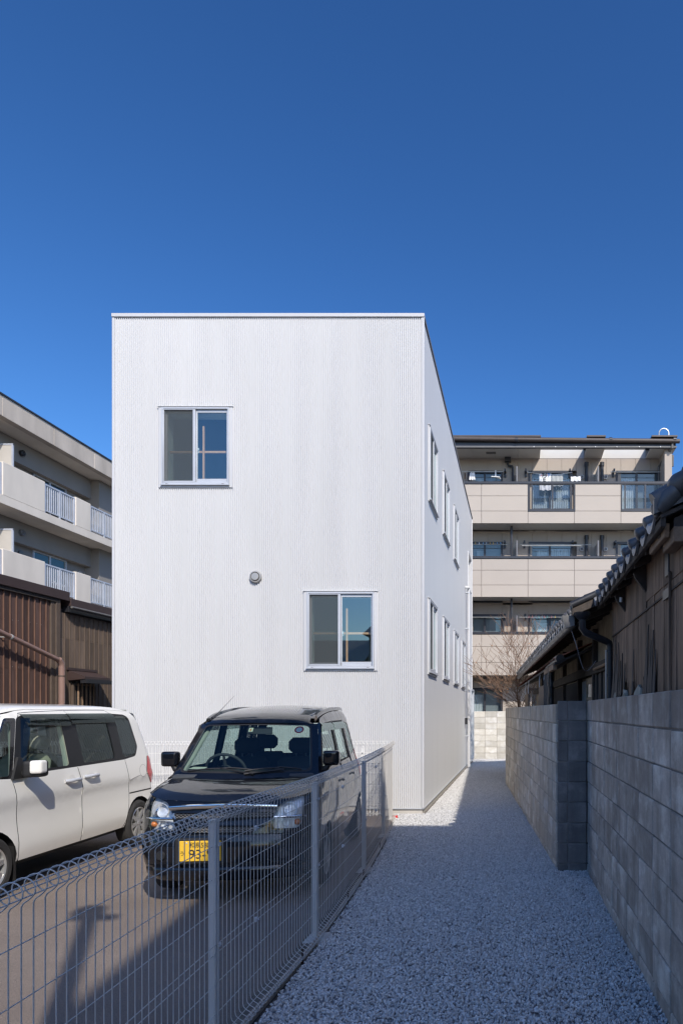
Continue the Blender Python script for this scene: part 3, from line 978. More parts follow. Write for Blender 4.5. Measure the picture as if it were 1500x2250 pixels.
# round end tiles and drooping edge tiles (one of each, then copies)
def tile_meshes():
    m = MB()
    # round tile running up the slope (+x), disc towards -x
    sl = Vector((1, 0, .46)).normalized()
    up = Vector((-.46, 0, 1)).normalized()
    m.lathe([(.001, -.012), (.024, -.0095), (.036, -.003), (.041, .006), (.041, .03), (.039, .034), (.038, .30)], (0, 0, 0), sl, 16)
    rt = m.mesh('round_tile', 40, True); rt.materials.append(M['tile'])
    m = MB()
    # edge tile: curved lip hanging between two discs (y from .04 to .235), and its pan behind
    top = []; bot = []; back = []
    for k in range(13):
        t = k / 12; y = .022 + .240 * t
        dip = -.052 * math.sin(PI * min(1, t * 1.0)) ** .9
        zt = -.008 + dip; zl = zt - .046 * math.sin(PI * t) ** .5 - .004
        top.append((.012, y, zt)); bot.append((.006, y, zl)); back.append((.012 + .3, y, zt + .3 * .46))
    m.grid([bot, top, back])
    m.grid([[(x + .016, y, z) for x, y, z in bot], bot])
    pt = m.mesh('edge_tile', 50); pt.materials.append(M['tile_lip'])
    return rt, pt
RT, PT = tile_meshes()
TP = .268
def eave_tiles(root, A, B, n0=0):
    """A, B: eave line ends (3D); discs every TP"""
    A = Vector(A); B = Vector(B); d = (B - A); L = d.length; d.normalize()
    ang = math.atan2(d.y, d.x) - PI / 2
    k = 0; rr = random.Random(int(L * 100))
    while k * TP < L:
        q = A + d * (k * TP)
        j = lambda a: rr.uniform(-a, a)
        place('round_tile', RT, None, root, (q.x + j(.004), q.y + j(.004), q.z + j(.005)), rot=(j(.03), j(.03), ang + j(.04)))
        if (k + 1) * TP < L + .1:
            place('edge_tile', PT, None, root, (q.x + j(.004), q.y + j(.004), q.z + .012 + j(.004)), rot=(j(.02), j(.02), ang + j(.02)))
        k += 1
def tile_field(root, A, B, run, slope, name='roof'):
    """the tiled slope behind the eave: rows of waves stepping up"""
    A = Vector(A); B = Vector(B); d = (B - A); L = d.length; d.normalize(); u = Vector((d.y, -d.x, 0))
    m = MB(); nr = int(run / .235); nc = int(L / TP * 8)
    for r in range(nr):
        x0 = .12 + r * .235
        rows = []
        for dx, dz in ((0, .030), (0, .052), (.25, .030)):
            row = []
            for c in range(nc + 1):
                s_ = c / nc * L; ph = (s_ / TP) % 1
                wz = .035 * math.exp(-((min(ph, 1 - ph)) / .13) ** 2) - .045 * math.sin(PI * ph)
                row.append(A + d * s_ + u * (x0 + dx) + Vector((0, 0, (x0 + dx) * slope + wz + dz)))
            rows.append(row)
        m.grid(rows)
    return m.build(name, 'tile', root, smooth=50, fix=False)
eave_tiles(old, (EX, YA + .12, EZ), (EX - .015, YB - .1, EZ - .01))
tile_field(old, (EX, YA + .05, EZ), (EX, YB, EZ), 2.6, .46)
# roof underside: boards, batten, rafters
m = MB()
m.prism([(.02, -.048), (2.6, -.048 + 2.6 * .44), (2.6, -.07 + 2.6 * .44), (.02, -.07)], lambda x, z: (EX + x, YA + .02, EZ + z), lambda x, z: (EX + x, YB, EZ + z))
m.build('eave_board', 'dark_beam', old)
m = MB(); m.box(EX + .02, EX + .05, YA + .03, YB - .02, EZ - .115, EZ - .05, .004); m.build('eave_batten', 'dark_beam', old)
y = YA + .2
while y < YB:
    m = MB(); m.prism([(.05, -.075), (.75, .23), (.75, .17), (.05, -.13)], lambda x, z: (EX + x, y, EZ + z), lambda x, z: (EX + x, y + .05, EZ + z))
    m.build('rafter', 'dark_beam', old); y += .42
# pieces of lighter fascia and a beam nearer the viewer
m = MB(); m.box(EX + .055, EX + .085, YA + .10, 4.28, EZ - .155, EZ - .075, .003); m.build('fascia_board', 'fresh_beam', old)
m = MB(); m.box(EX + .09, EX + .16, YA + .02, 4.05, EZ - .20, EZ - .115, .004); m.build('beam', 'fresh_beam', old)
# wall: torn vertical planks, each its own board
WXo = 0.955
def torn_board(y0, y1, zb, zt, th, seed, torn):
    rr = random.Random(seed)
    n = 5
    bot = []
    for k in range(n + 1):
        t = k / n
        bot.append((y0 + (y1 - y0) * t, zb + (rr.uniform(0, torn) if torn else 0)))
    poly = [(y, z) for y, z in bot] + [(y1, zt), (y0, zt)]
    m = MB(); lean = rr.uniform(-.006, .012)
    m.prism(poly, lambda y, z: (WXo - th - lean * max(0, 2.2 - z), y, z), lambda y, z: (WXo, y, z))
    return m
y = 3.80; k = 0
rr = random.Random(21)
while y < 6.72:
    wd = rr.choice((.085, .10, .115, .13))
    frac = (y - 3.0) / 3.7
    torn = 0
    if 5.75 < y < 6.7 or 4.72 < y < 5.10 or 5.35 < y < 5.6: torn = .16
    zb = 1.70 if not torn else 1.72 + rr.uniform(0, .10)
    m = torn_board(y, min(y + wd - .004, 6.75), zb, 2.36 if y > 4.9 else 2.42, .016 + rr.uniform(0, .006), k, torn)
    m.build('plank', 'old_board' if not (4.6 < y < 5.15) else 'old_board', old)
    y += wd; k += 1
y = 3.80; k = 0
while y < 6.72:                                                # upper row of boards, lapped over the lower
    wd = rr.choice((.12, .14, .16))
    m = MB(); m.box(WXo - .026, WXo - .004, y, min(y + wd - .004, 6.75), 2.34 if y > 4.9 else 2.40, 2.86, .002)
    m.build('plank', 'old_board', old); y += wd
m = MB(); m.box(WXo - .03, WXo - .02, 3.80, 6.75, 2.332, 2.345); m.build('lap_strip', 'dark_beam', old)
m = MB(); m.box(WXo, WXo + .10, 3.82, 6.75, 0, 2.95); m.build('wall', 'mud_plaster', old)
for yy in (3.82, 6.66):
    m = MB(); m.prism([(WXo + .101, 0), (EX + 2.6, 0), (EX + 2.6, EZ + 2.5 * .44 - .1), (WXo + .101, EZ + .02)], lambda x, z: (x, yy, z), lambda x, z: (x, yy + .09, z)); m.build('gable_wall', 'mud_plaster', old)
x_ = WXo - .02; k = 0
while x_ < EX + 2.55:
    m = MB(); m.box(x_, min(x_ + .135, EX + 2.58), 3.80 - .004 * (k % 2), 3.818, 0.4, EZ - .16 + (x_ - EX) * .44, .002); m.build('plank', 'old_board', old); x_ += .14; k += 1
m = MB(); m.box(EX + 2.52, EX + 2.6, 3.92, 6.65, 0, EZ + 2.5 * .44 - .1); m.build('rear_wall', 'mud_plaster', old)
# black wedges painted as the shaded gaps where boards have torn away
for i, (y0, zt, zb, wd) in enumerate(((4.62, 2.02, 1.69, .06), (4.70, 2.16, 1.70, .05), (4.78, 2.10, 1.69, .07), (4.88, 2.22, 1.70, .05), (4.95, 2.06, 1.69, .06), (5.50, 2.10, 1.72, .03), (5.95, 2.02, 1.72, .04), (6.10, 2.12, 1.72, .05), (6.22, 2.06, 1.71, .07), (6.33, 2.24, 1.72, .06), (6.44, 2.14, 1.71, .07), (6.54, 2.28, 1.72, .07), (6.63, 2.10, 1.70, .06))):
    m = MB()
    m.prism([(y0, zt), (y0 + .007, zt), (y0 + wd * .8, (zt + zb) / 2), (y0 + wd * 1.7 + .01, zb + .05), (y0 + wd * 1.2, zb), (y0 - .01, zb + .03), (y0 - wd * .2, (zt + zb) / 2)], lambda y, z: (WXo - .030 - .03 * (zt - z), y, z), lambda y, z: (WXo - .024 - .03 * (zt - z), y, z))
    m.build('dark_gap_wedge', 'dark_board', old)
for i, (y0, r_) in enumerate(((5.25, .09), (5.9, .07), (6.45, .06))):
    bm = bmesh.new(); bmesh.ops.create_icosphere(bm, subdivisions=2, radius=1)
    q = random.Random(i)
    for v_ in bm.verts: v_.co *= q.uniform(.75, 1.2)
    for v_ in bm.verts: v_.co = Vector((v_.co.x * .03 + WXo - .03, v_.co.y * r_ * 1.5 + y0, v_.co.z * r_ + 1.72))
    me = bpy.data.meshes.new('render_lump'); bm.to_mesh(me); bm.free()
    place('render_lump', me, 'mortar_chunk', old)
# triangular eave brackets
for y in (4.97, 5.94):
    m = MB(); m.prism([(EX + .07, EZ - .13), (WXo - .03, EZ - .05), (WXo - .03, EZ - .27), (EX + .085, EZ - .17)], lambda x, z: (x, y - .018, z), lambda x, z: (x, y + .018, z))
    m.build('bracket', 'dark_beam', old)
m = MB(); m.cyl((EX + .12, 5.9, EZ - .15), (EX + .12, 5.9, EZ - .19), .012, n=8); m.build('insulator', 'cloth_white', old)
# near gable edge: roll tiles, barge board, ridge-end ornament
m = MB()
pts = [(EX - .012 + .09 * k, YA + .06, EZ + .03 + .09 * k * .46 + .012 * (k % 2)) for k in range(16)]
m.tube(pts, .052, 12); m.build('verge_roll', 'tile', old, smooth=50)
m = MB(); m.prism([(-.02, .03), (2.2, .03 + 2.2 * .46), (2.2, -.12 + 2.2 * .46), (-.02, -.05)], lambda x, z: (EX + x, YA + .01, EZ + z), lambda x, z: (EX + x, YA + .05, EZ + z))
m.build('verge_tile', 'tile', old)
m = MB(); m.prism([(.10, -.06), (2.2, -.06 + 2.1 * .46), (2.2, -.20 + 2.1 * .46), (.10, -.16)], lambda x, z: (EX + x, YA + .06, EZ + z), lambda x, z: (EX + x, YA + .09, EZ + z))
m.build('barge_board', 'dark_beam', old)
oc = px(1500, 1055, 3.72)
m = MB()
m.lathe([(.001, -.05), (.045, -.045), (.062, -.01), (.066, .03), (.05, .09), (.02, .12)], oc + Vector((-.02, .05, -.02)), (.35, -1, .25), 18)
m.lathe([(.001, -.03), (.035, -.02), (.048, .02), (.03, .06)], oc + Vector((.03, .03, .045)), (.35, -1, .25), 16)
m.tube([oc + Vector((-.035, .02, -.05)), oc + Vector((-.075, .03, -.085)), oc + Vector((-.10, .04, -.125)), oc + Vector((-.12, .05, -.15))], [.045, .05, .04, .03], 10)
m.build('ridge_ornament', 'tile', old, smooth=50)
m = MB(); m.box(WXo - .035, WXo - .005, 4.20, 4.30, 2.44, 2.60, .004); m.box(WXo - .04, WXo - .03, 4.16, 4.34, 2.30, 2.36); m.build('vent_slot', 'pipe_black', old)
m = MB(); m.box(WXo - .045, WXo - .028, 4.135, 4.15, 1.68, 2.45, .003); m.build('batten', 'old_board', old)

# ------------------------------------------------------------------ old house, low tiled wing further back
wing = thing('old_tiled_wing', 'low dark house wing with long tiled eave and grey gutter behind the pale wall', 'house', (1.2, 12, 0))
BA, BB = Vector((.536, 6.84, 2.625)), Vector((-.035, 18.4, 2.625))
bd = (BB - BA).normalized(); bu = Vector((bd.y, -bd.x, 0))
eave_tiles(wing, BA + bd * .05, BB)
tile_field(wing, BA, BB, 2.4, .46)
def wp(s_, u_, z_): return BA + bd * s_ + bu * u_ + Vector((0, 0, z_ - BA.z))
m = MB()
m.prism([(.02, -.05), (2.4, -.05 + 2.4 * .44), (2.4, -.08 + 2.4 * .44), (.02, -.08)], lambda x, z: wp(.02, x, BA.z + z), lambda x, z: wp(11.35, x, BA.z + z))
m.build('eave_board', 'dark_beam', wing)
k = 0
while .2 + k * .45 < 11.3:
    s_ = .2 + k * .45
    m = MB(); m.prism([(.05, -.085), (.6, .15), (.6, .09), (.05, -.14)], lambda x, z: wp(s_, x, BA.z + z), lambda x, z: wp(s_ + .05, x, BA.z + z))
    m.build('rafter', 'dark_beam', wing); k += 1
# half-round gutter with straps, its end box and the downpipe
g0, g1 = .10, 11.4
prof = [(.052 * math.cos(R(a)), .052 * math.sin(R(a))) for a in range(180, 361, 15)]
m = MB()
m.grid([[wp(s_, +.035 + x, BA.z - .108 + z) for x, z in prof] for s_ in (g0, g1)])
m.grid([[wp(s_, +.035 + x * .92, BA.z - .108 + z * .92) for x, z in prof] for s_ in (g0, g1)])
g = m.build('gutter', 'gutter_grey', wing, smooth=50)
k = 0
while g0 + .25 + k * .46 < g1:
    s_ = g0 + .25 + k * .46
    m = MB(); m.grid([[wp(q, +.035 + x * 1.06, BA.z - .108 + z * 1.06) for x, z in prof] for q in (s_, s_ + .022)]); m.build('strap', 'pipe_black', g); k += 1
m = MB(); m.prism([(-.095, -.06), (.03, -.06), (.03, -.16), (-.06, -.19)], lambda x, z: wp(.03, x, BA.z + z), lambda x, z: wp(.11, x, BA.z + z)); m.build('end_box', 'gutter_grey', g)
m = MB(); pB = wp(.06, .10, 2.50)
m.lathe([(.085, 0), (.08, .03), (.055, .06), (.03, .075)], wp(-.03, .10, 2.585), (0, 0, -1), 14, cap0=True)
m.build('hopper', 'pipe_black', wing, smooth=50)
pd = [wp(-.03, .10, 2.54), wp(-.03, .10, 2.43), wp(-.02, .13, 2.39), wp(.04, .35, 2.31), wp(.05, .385, 2.29), wp(.05, .395, 2.24), wp(.05, .395, 1.0)]
m = MB(); m.tube(pd, .036, 12); dpo = m.build('downpipe', 'pipe_black', wing, smooth=50)
for z in (2.20, 1.95):
    m = MB(); q = wp(.05, .395, z); m.cyl(q, q + Vector((0, 0, .03)), .041, n=12); m.build('collar', 'pipe_black', dpo, smooth=50)
m = MB(); m.tube([wp(.04, .35, z) for z in (2.22, 1.6)], .005, 6); m.build('conduit', 'pole', wing)
# near verge of the wing
m = MB(); m.tube([wp(-.02, -.01 + .07 * k, BA.z + .035 + .07 * k * .46) for k in range(9)], .036, 10); m.build('verge_roll', 'shade_tile', wing, smooth=50)
m = MB(); m.prism([(0, .0), (.9, .9 * .46), (.9, -.10 + .9 * .46), (0, -.07)], lambda x, z: wp(-.03, x, BA.z + z), lambda x, z: wp(.0, x, BA.z + z)); m.build('barge_board', 'dark_beam', wing)
# wall behind: posts, beam, planks, a door with green panes, plaster panels
WU = .46
m = MB(); m.prism([(0, WU + .04), (11.3, WU + .04), (11.3, WU + .14), (0, WU + .14)], lambda s_, u_: wp(s_, u_, 0), lambda s_, u_: wp(s_, u_, 2.78)); m.build('wall', 'mud_plaster', wing)
m = MB(); m.prism([(0, 2.05), (11.3, 2.05), (11.3, 2.17), (0, 2.17)], lambda s_, z: wp(s_, WU - .03, z), lambda s_, z: wp(s_, WU + .04, z)); m.build('beam', 'dark_beam', wing)
s_ = .05; k = 0
while s_ < 1.35:
    wd = rr.choice((.09, .11, .13))
    m = MB(); m.prism([(s_, 1.0), (s_ + wd - .006, 1.0), (s_ + wd - .006, 2.05), (s_, 2.05)], lambda a, z: wp(a, WU + .005 + .01 * (k % 3), z), lambda a, z: wp(a, WU + .04, z))
    m.build('plank', 'dark_board', wing); s_ += wd; k += 1
for s_ in (1.42, 2.75, 4.6, 6.6, 8.8):
    m = MB(); m.prism([(s_, 0), (s_ + .1, 0), (s_ + .1, 2.6), (s_, 2.6)], lambda a, z: wp(a, WU - .02, z), lambda a, z: wp(a, WU + .05, z)); m.build('post', 'dark_beam', wing)
def wprect(m, s0, s1, z0, z1, u0, u1): m.prism([(s0, z0), (s1, z0), (s1, z1), (s0, z1)], lambda a, z: wp(a, u0, z), lambda a, z: wp(a, u1, z))
m = MB()
for s0, s1, z0, z1 in ((1.56, 1.62, 1.0, 2.02), (2.02, 2.08, 1.0, 2.02), (1.62, 2.02, 1.95, 2.02), (1.62, 2.02, 1.74, 1.78)): wprect(m, s0, s1, z0, z1, WU - .01, WU + .02)
dr = m.build('door', 'window_wood', wing)
for z0, z1 in ((1.0, 1.74), (1.78, 1.95)):
    m = MB(); wprect(m, 1.62, 2.02, z0, z1, WU + .002, WU + .008); m.build('pane', 'green_pane', dr)
m = MB(); wprect(m, 2.12, 2.5, 1.0, 2.0, WU - .0, WU + .03); m.build('door_panel', 'door_white', wing)
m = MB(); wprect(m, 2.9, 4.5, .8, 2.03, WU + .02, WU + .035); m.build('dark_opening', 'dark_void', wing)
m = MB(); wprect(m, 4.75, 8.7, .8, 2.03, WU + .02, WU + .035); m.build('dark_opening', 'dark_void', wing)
m = MB(); m.tube([wp(.3, WU - .05, 2.10), wp(1.1, WU - .06, 2.09)], .018, 8); m.build('batten', 'fresh_beam', wing)
# rusty pent roof under the main eave
pa, pb = 1.5, 10.6
m = MB()
rows = []
for u_, z_ in ((-.03, 2.235), (.12, 2.30), (.46, 2.44)):
    rows.append([wp(pa + (pb - pa) * k / 90, u_ + .004 * (k % 2), z_ + .010 * math.sin(k * 2.1) + (.012 if k % 2 else 0)) for k in range(91)])
m.grid(rows); pr = m.build('pent_roof', 'rust_tin', wing)
m = MB(); m.prism([(-.02, 2.20), (.46, 2.40), (.46, 2.37), (-.02, 2.17)], lambda u_, z: wp(pa, u_, z), lambda u_, z: wp(pb, u_, z)); m.build('pent_board', 'dark_beam', wing)
m = MB(); m.tube([wp(pa + .0, .05, 2.245), wp(pa + .45, .05, 2.245), wp(pa + 1.6, .05, 2.235)], [.055, .06, .045], 10); m.build('rolled_sheet', 'pipe_black', wing, smooth=50)
m = MB(); wprect(m, pa + .1, pa + 1.4, 2.12, 2.185, -.03, .02); m.build('beam', 'fresh_beam', wing)
m = MB(); m.tube(catmull([tuple(px(*q)) for q in ((1254, 1384, 6.95), (1260, 1402, 6.95), (1266, 1420, 6.96), (1272, 1444, 7.0), (1280, 1468, 7.05), (1288, 1474, 7.1), (1298, 1466, 7.2), (1308, 1452, 7.3))], 4), .0028, 6)
tag(m.build('hanging_cable', 'cable', None, smooth=50), 'thin grey cable drooping from the gutter corner beside the black downpipe', 'cable')
# straw mats and a net hung from the pent roof edge
def mat_sheet(name, s0, s1, zt, zb, u0, mat, label, cat, seed, waves=0.0, cords=True):
    rr_ = random.Random(seed); n, q = 8, 14
    t = thing(name, label, cat, wp((s0 + s1) / 2, u0, zb))
    m = MB(); rows = []
    for j in range(q + 1):
        z = zt + (zb - zt) * j / q
        rows.append([wp(s0 + (s1 - s0) * i / n + rr_.uniform(-.004, .004), u0 + waves * math.sin(i * 2.2) + rr_.uniform(-.005, .005), z + (rr_.uniform(-.015, .015) if j == q else 0)) for i in range(n + 1)])
    m.grid(rows); m.grid([[p + bu * .02 for p in r] for r in rows])
    m.grid([rows[0], [p + bu * .02 for p in rows[0]]])
    m.grid([[r[0] for r in rows], [r[0] + bu * .02 for r in rows]])
    m.build('sheet', mat, t, smooth=60)
    if cords:
        for a in (s0 + .04, s1 - .04):
            m = MB(); m.tube([wp(a, u0 + .01, zt - .01), wp(a + .02, u0 + .01, zt + .10), wp(a, u0 + .02, 2.2)], .006, 5); m.build('cord', 'cloth_white', t)
mat_sheet('straw_mat', 3.05, 3.95, 1.98, 1.45, -.02, 'straw', 'wide woven straw mat hanging by cords from the low eave, next to the dark net', 'mat', 1)
mat_sheet('straw_mat', 6.3, 7.3, 1.94, 1.40, -.04, 'straw', 'narrow straw mat hanging farther along the low eave, nearer the bare tree', 'mat', 2)
mat_sheet('hanging_net', 2.2, 2.95, 2.17, 1.45, .0, 'net', 'dark net curtain hanging from the low eave between straw mat and green-paned door', 'net', 3, .03, False)
m = MB(); m.tube([wp(2.15 + .01 * math.sin(k), -.03 + .008 * math.sin(k * 1.7), 2.2 - k * .075) for k in range(11)], .016, 6)
tag(m.build('straw_rope', 'straw', None, smooth=60), 'frayed straw rope dangling beside the dark net under the low eave', 'rope')
# ------------------------------------------------------------------ beige apartment block at the far right
AY, AW = 26.0, 27.05                     # balcony face, wall
def ax(x, d=AY): return (x - 1138) * d / 1500
def az(y, d=AY): return 1.6 - (y - 1563) * d / 1500
apt = thing('beige_apartment', 'beige panelled apartment block with deep balconies and dark bronze eave', 'apartment building', (1.5, 30, 0))
AX0, AX1 = -4.2, ax(1477)
m = MB(); m.box(AX0, AX1 - .02, AW + .24, 36, 0, 11.9); m.build('wall', 'beige_wall', apt)
# wall panels
rng = [(-.1, 2.42), (3.1, 5.55), (6.1, 8.38), (8.9, 11.6)]
wins = [(1028, 1103), (1160, 1256), (1352, 1445)]
wt = [az(1512, AW), az(1350, AW), az(1191, AW), az(1035, AW)]
vw = .585
for fl in range(4):
    z0 = az(1657 - 164 * fl, AW); z1 = rng[fl][1] + .35
    x = ax(1038.5, AW) - vw * 8
    while x < AX1 - .1:
        a, b = max(x, AX0), min(x + vw, AX1 - .03)
        zb_ = z0
        cx_ = (a + b) / 2
        for w0, w1 in wins:
            if ax(w0, AW) - .05 < cx_ < ax(w1, AW) + .05: zb_ = wt[fl] + .01
        m = MB(); m.box(a + .004, b - .004, AW, AW + .03, zb_, z1, .003); m.build('wall_panel', 'beige_wall', apt)
        x += vw
def apt_window(x0, x1, zt, zb, k):
    X0, X1 = ax(x0, AW), ax(x1, AW)
    m = MB(); frame_rect(m, 0, X1 - X0, 0, zt - zb, .07, .07, .07, .10, -.06, .05)
    T = Matrix(((1, 0, 0, X0), (0, 0, -1, AW - .0), (0, 1, 0, zb), (0, 0, 0, 1)))
    m.v = [T @ p for p in m.v]
    win = m.build('window', 'bronze', apt)
    mid = (X0 + X1) / 2 - .02
    m = MB(); m.box(mid - .04, mid + .04, AW - .03, AW + .02, zb + .07, zt - .1); m.build('mullion', 'bronze', win)
    if k % 3 == 0:
        m = MB(); m.box(X0 + .07, X1 - .07, AW - .02, AW + .0, zb + .9, zb + .94); m.build('glazing_bar', 'bronze', win)
    m = MB(); m.poly((X0 + .07, AW + .01, zb + .07), (X1 - .07, AW + .01, zb + .07), (X1 - .07, AW + .01, zt - .1), (X0 + .07, AW + .01, zt - .1))
    m.build('pane', 'flat_glass', win, fix=False)
    # curtains just behind the glass, pleated
    r_ = random.Random(k * 5)
    for a, b in ((X0 + .08, mid - .03), (mid + .05, X1 - .08)):
        lo = r_.choice((0, 0, .25)); 
        if r_.random() < .22: continue
        rows = []
        for z in (zb + .05, zt - .25 - lo * .3):
            rows.append([(a + lo + (b - a - lo) * i / 32, AW + .10 + .022 * math.sin(i * 1.7 + k), z) for i in range(33)])
        m = MB(); m.grid(rows); m.build('curtain', 'curtain', win, smooth=60)
    m = MB(); m.box(X0, X1, AW + .16, AW + .17, zb, zt); m.build('room', 'room_grey', win)
kk = 0
for fl in range(4):
    zb_ = az(1657 - 164 * fl, AW) + .12
    for w0, w1 in wins:
        apt_window(w0, w1, wt[fl], zb_, kk); kk += 1
# balconies: slab, panels, top rail
ptop = [None, az(1388), az(1222), az(1058)]
pbot = [None, az(1484), az(1312), az(1150)]
cols = [954 - 103, 954, 1057, 1159, 1261, 1363, 1466]
for fl in (1, 2, 3):
    zt, zb_ = ptop[fl] - .10, pbot[fl]
    m = MB(); m.box(AX0, AX1 - .05, AY + .10, AW, zb_ + .02, zb_ + .16); m.build('balcony_slab', 'soffit', apt)
    m = MB()
    hz = [zb_, zb_ + (zt - zb_) * .315, zb_ + (zt - zb_) * .70, zt]
    for a, b in zip(cols[:-1], cols[1:]):
        glassy = fl == 3 and a in (1159, 1363)
        X0, X1 = ax(a), min(ax(b), AX1 - .02)
        for c, d in zip(hz[:-1], hz[1:]):
            if glassy and c >= hz[1] - .01: continue
            m = MB(); m.box(X0 + .006, X1 - .006, AY, AY + .045, c + .005, d - .005, .006); m.build('balcony_panel', 'beige', apt)
    m = MB(); m.box(AX0, ax(1466), AY + .03, AY + .10, zb_ + .02, zt)
    if fl == 3:
        m = MB()
        for a, b in ((cols[0], 1159), (1261, 1363)): m.box(ax(a), ax(b), AY + .046, AY + .10, zb_ + .02, zt)
        for a, b in ((1159, 1261), (1363, 1466)): m.box(ax(a), ax(b), AY + .046, AY + .10, zb_ + .02, hz[1] - .02)
    m.build('parapet', 'beige_wall', apt)
    m = MB(); m.box(AX0, ax(1467), AY - .03, AY + .13, zt + .003, zt + .10, .008); m.build('top_rail', 'bronze', apt)
    if fl == 3:
        for a, b in ((1159, 1263), (1363, 1466)):
            X0, X1 = ax(a), ax(b); Z0, Z1 = hz[1] - .02, zt
            T = Matrix(((1, 0, 0, X0), (0, 0, -1, AY), (0, 1, 0, Z0), (0, 0, 0, 1)))
            m = MB(T); W = X1 - X0; H = Z1 - Z0
            frame_rect(m, 0, W, 0, H, .05, .05, .09, .02, -.07, .02)
            for u in (.16, .52 * W, W - .17): m.box(u - .03, u + .03, .09, H - .02, -.05, .012)
            rl = m.build('glass_railing', 'bronze', apt)
            for u0, u1 in ((.20, .52 * W - .04), (.52 * W + .04, W - .21)):
                m = MB(T); m.poly((u0, .12, -.02), (u1, .12, -.02), (u1, H - .02, -.02), (u0, H - .02, -.02)); m.build('pane', 'rail_glass', rl, fix=False)
                m = MB(T); m.box(u0, u1, .095, .12, -.04, .0); m.build('pane_clip', 'bronze', rl)
# soffit boards, eave, gutter, roof
ez = az(985)
SX = [-4.2, -3.0, -2.4]
x = ax(1033) - 3.6
sky_l = [(ax(1187, 26.0), ax(1287, 26.0)), (ax(1328, 26.0), ax(1428, 26.0))]
xs = sorted([AX0] + [ax(v) for v in (830, 881, 932, 983, 1034, 1085, 1137)] + [q for p in sky_l for q in p] + [ax(1484)])
for a, b in zip(xs[:-1], xs[1:]):
    if any(abs(a - p[0]) < .01 for p in sky_l): continue
    m = MB(); m.box(a + .003, b - .003, AY - .05, AW, ez, ez + .03, .002); m.build('soffit_board', 'soffit', apt)
for a, b in sky_l:                                    # openings in the eave let the sun through: reveals
    m = MB(); m.box(a, b, AY + .0, AY + .012, ez + .0, ez + .35); m.box(a, b, AW - .012, AW, ez, ez + .35)
    m.build('eave_opening', 'soffit', apt)
m = MB(); m.box(ax(1066), ax(1088), AY + .35, AY + .55, ez - .012, ez - .001); m.build('soffit_vent', 'gutter_grey', apt)
m = MB(); m.box(AX0, ax(1482), AY - .12, AY - .052, ez - .04, ez + .33, .006); m.build('fascia', 'bronze', apt)
m = MB(); m.box(AX0, ax(1484), AY - .14, AY - .122, ez - .02, ez + .03); m.build('fascia_flashing', 'gutter_grey', apt)
k = 0
for xx in (1172, 1219, 1264, 1306, 1353, 1402, 1448):
    m = MB(); m.cyl((ax(xx), AY - .16, ez - .0), (ax(xx), AY - .142, ez - .0), .022, n=8); m.build('bolt_head', 'trim_white', apt)
m = MB(); m.tube([(AX0, AY - .20, az(968)), (ax(1489), AY - .20, az(974))], .085, 10); gt = m.build('gutter', 'roof_brown', apt, smooth=50)
for xx in (1134, 1339, 1478):
    m = MB(); m.cyl((ax(xx - 3), AY - .20, az(971)), (ax(xx + 3), AY - .20, az(971)), .093, n=12); m.build('gutter_joint', 'bronze', gt, smooth=50)
m = MB()
for a, b in zip(xs[:-1], xs[1:]):
    if any(abs(a - p[0]) < .01 for p in sky_l): continue
    m.box(a, b, AY - .25, AW - .02, ez + .345, ez + .40)
m.box(AX0, ax(1482), AW - .02, 36.2, ez + .345, ez + .40)
m.build('roof', 'roof_brown', apt)
m = MB(); m.box(AX1 - .02, AX1 + .03, AW - .6, 36, .0, ez + .30); m.build('side_wall', 'pipe_brown', apt)
m = MB(); m.box(AX1 - .30, AX1 - .02, AY + .05, AW + .02, az(1657), ez); m.build('end_wall', 'beige_wall', apt)
# pipes, partitions, vents
def apt_pipe(x, zt, zb_, r=.05, head=False):
    X = ax(x, AW)
    m = MB()
    if head:
        m.tube([(X - .20, AW - .10, zt), (X - .20, AW - .10, zt - .28), (X - .17, AW - .10, zt - .33), (X - .02, AW - .1, zt - .36), (X, AW - .1, zt - .42), (X, AW - .10, zb_)], r * .9, 8)
        m.box(X - .32, X - .08, AW - .2, AW - .02, zt - .18, zt + .0)
    else:
        m.tube([(X, AW - .10, zt), (X, AW - .10, zb_)], r, 8); m.cyl((X, AW - .10, zt), (X, AW - .1, zt - .15), r * 1.35, n=10)
    m.build('drain_pipe', 'bronze', apt, smooth=40)
apt_pipe(1126, az(1007, AW), ptop[3] - .8, head=True)
for fl in (2, 3):
    for xx in (1287, 1321): apt_pipe(xx, az((1178, 1018)[fl - 2], AW), ptop[fl] - .8, .065)
for fl in (1, 2):
    m = MB(); X = ax(1123, AY + .4); m.tube([(X, AY + .4, pbot[fl + 1]), (X, AY + .4, ptop[fl] - .8)], .045, 8); m.build('drain_pipe', 'bronze', apt, smooth=40)
for fl in (1, 2, 3):
    for xx in (1135, 1312):
        X = ax(xx, AY + .35); zt = ptop[fl] + .72 - .1
        m = MB(); m.box(X - .02, X + .02, AY + .18, AW - .02, ptop[fl] - 1.0, zt); pt_ = m.build('partition', 'divider', apt)
        m = MB(); m.box(X - .025, X + .025, AY + .145, AY + .18, ptop[fl] - 1.0, zt + .02); m.build('partition_edge', 'alu_dark', pt_)
    for xx in (1277, 1329):
        if fl == 1: continue
        X = ax(xx, AW); Z = az((1207, 1049)[fl - 2], AW)
        m = MB(); m.lathe([(.075, 0), (.085, .05), (.06, .06)], (X, AW, Z), (0, -1, 0), 16); vv = m.build('air_vent', 'trim_white', apt, smooth=40)
        m = MB(); m.lathe([(.06, .04), (.001, .05)], (X, AW, Z), (0, -1, 0), 16); m.build('grille', 'alu_dark', vv)
m = MB(); m.tube([(ax(1474), AY - .16, az(978)), (ax(1474), AY - .16, az(986)), (ax(1457), AW - .15, az(1028, AW)), (ax(1457), AW - .12, 9.3)], .05, 8)
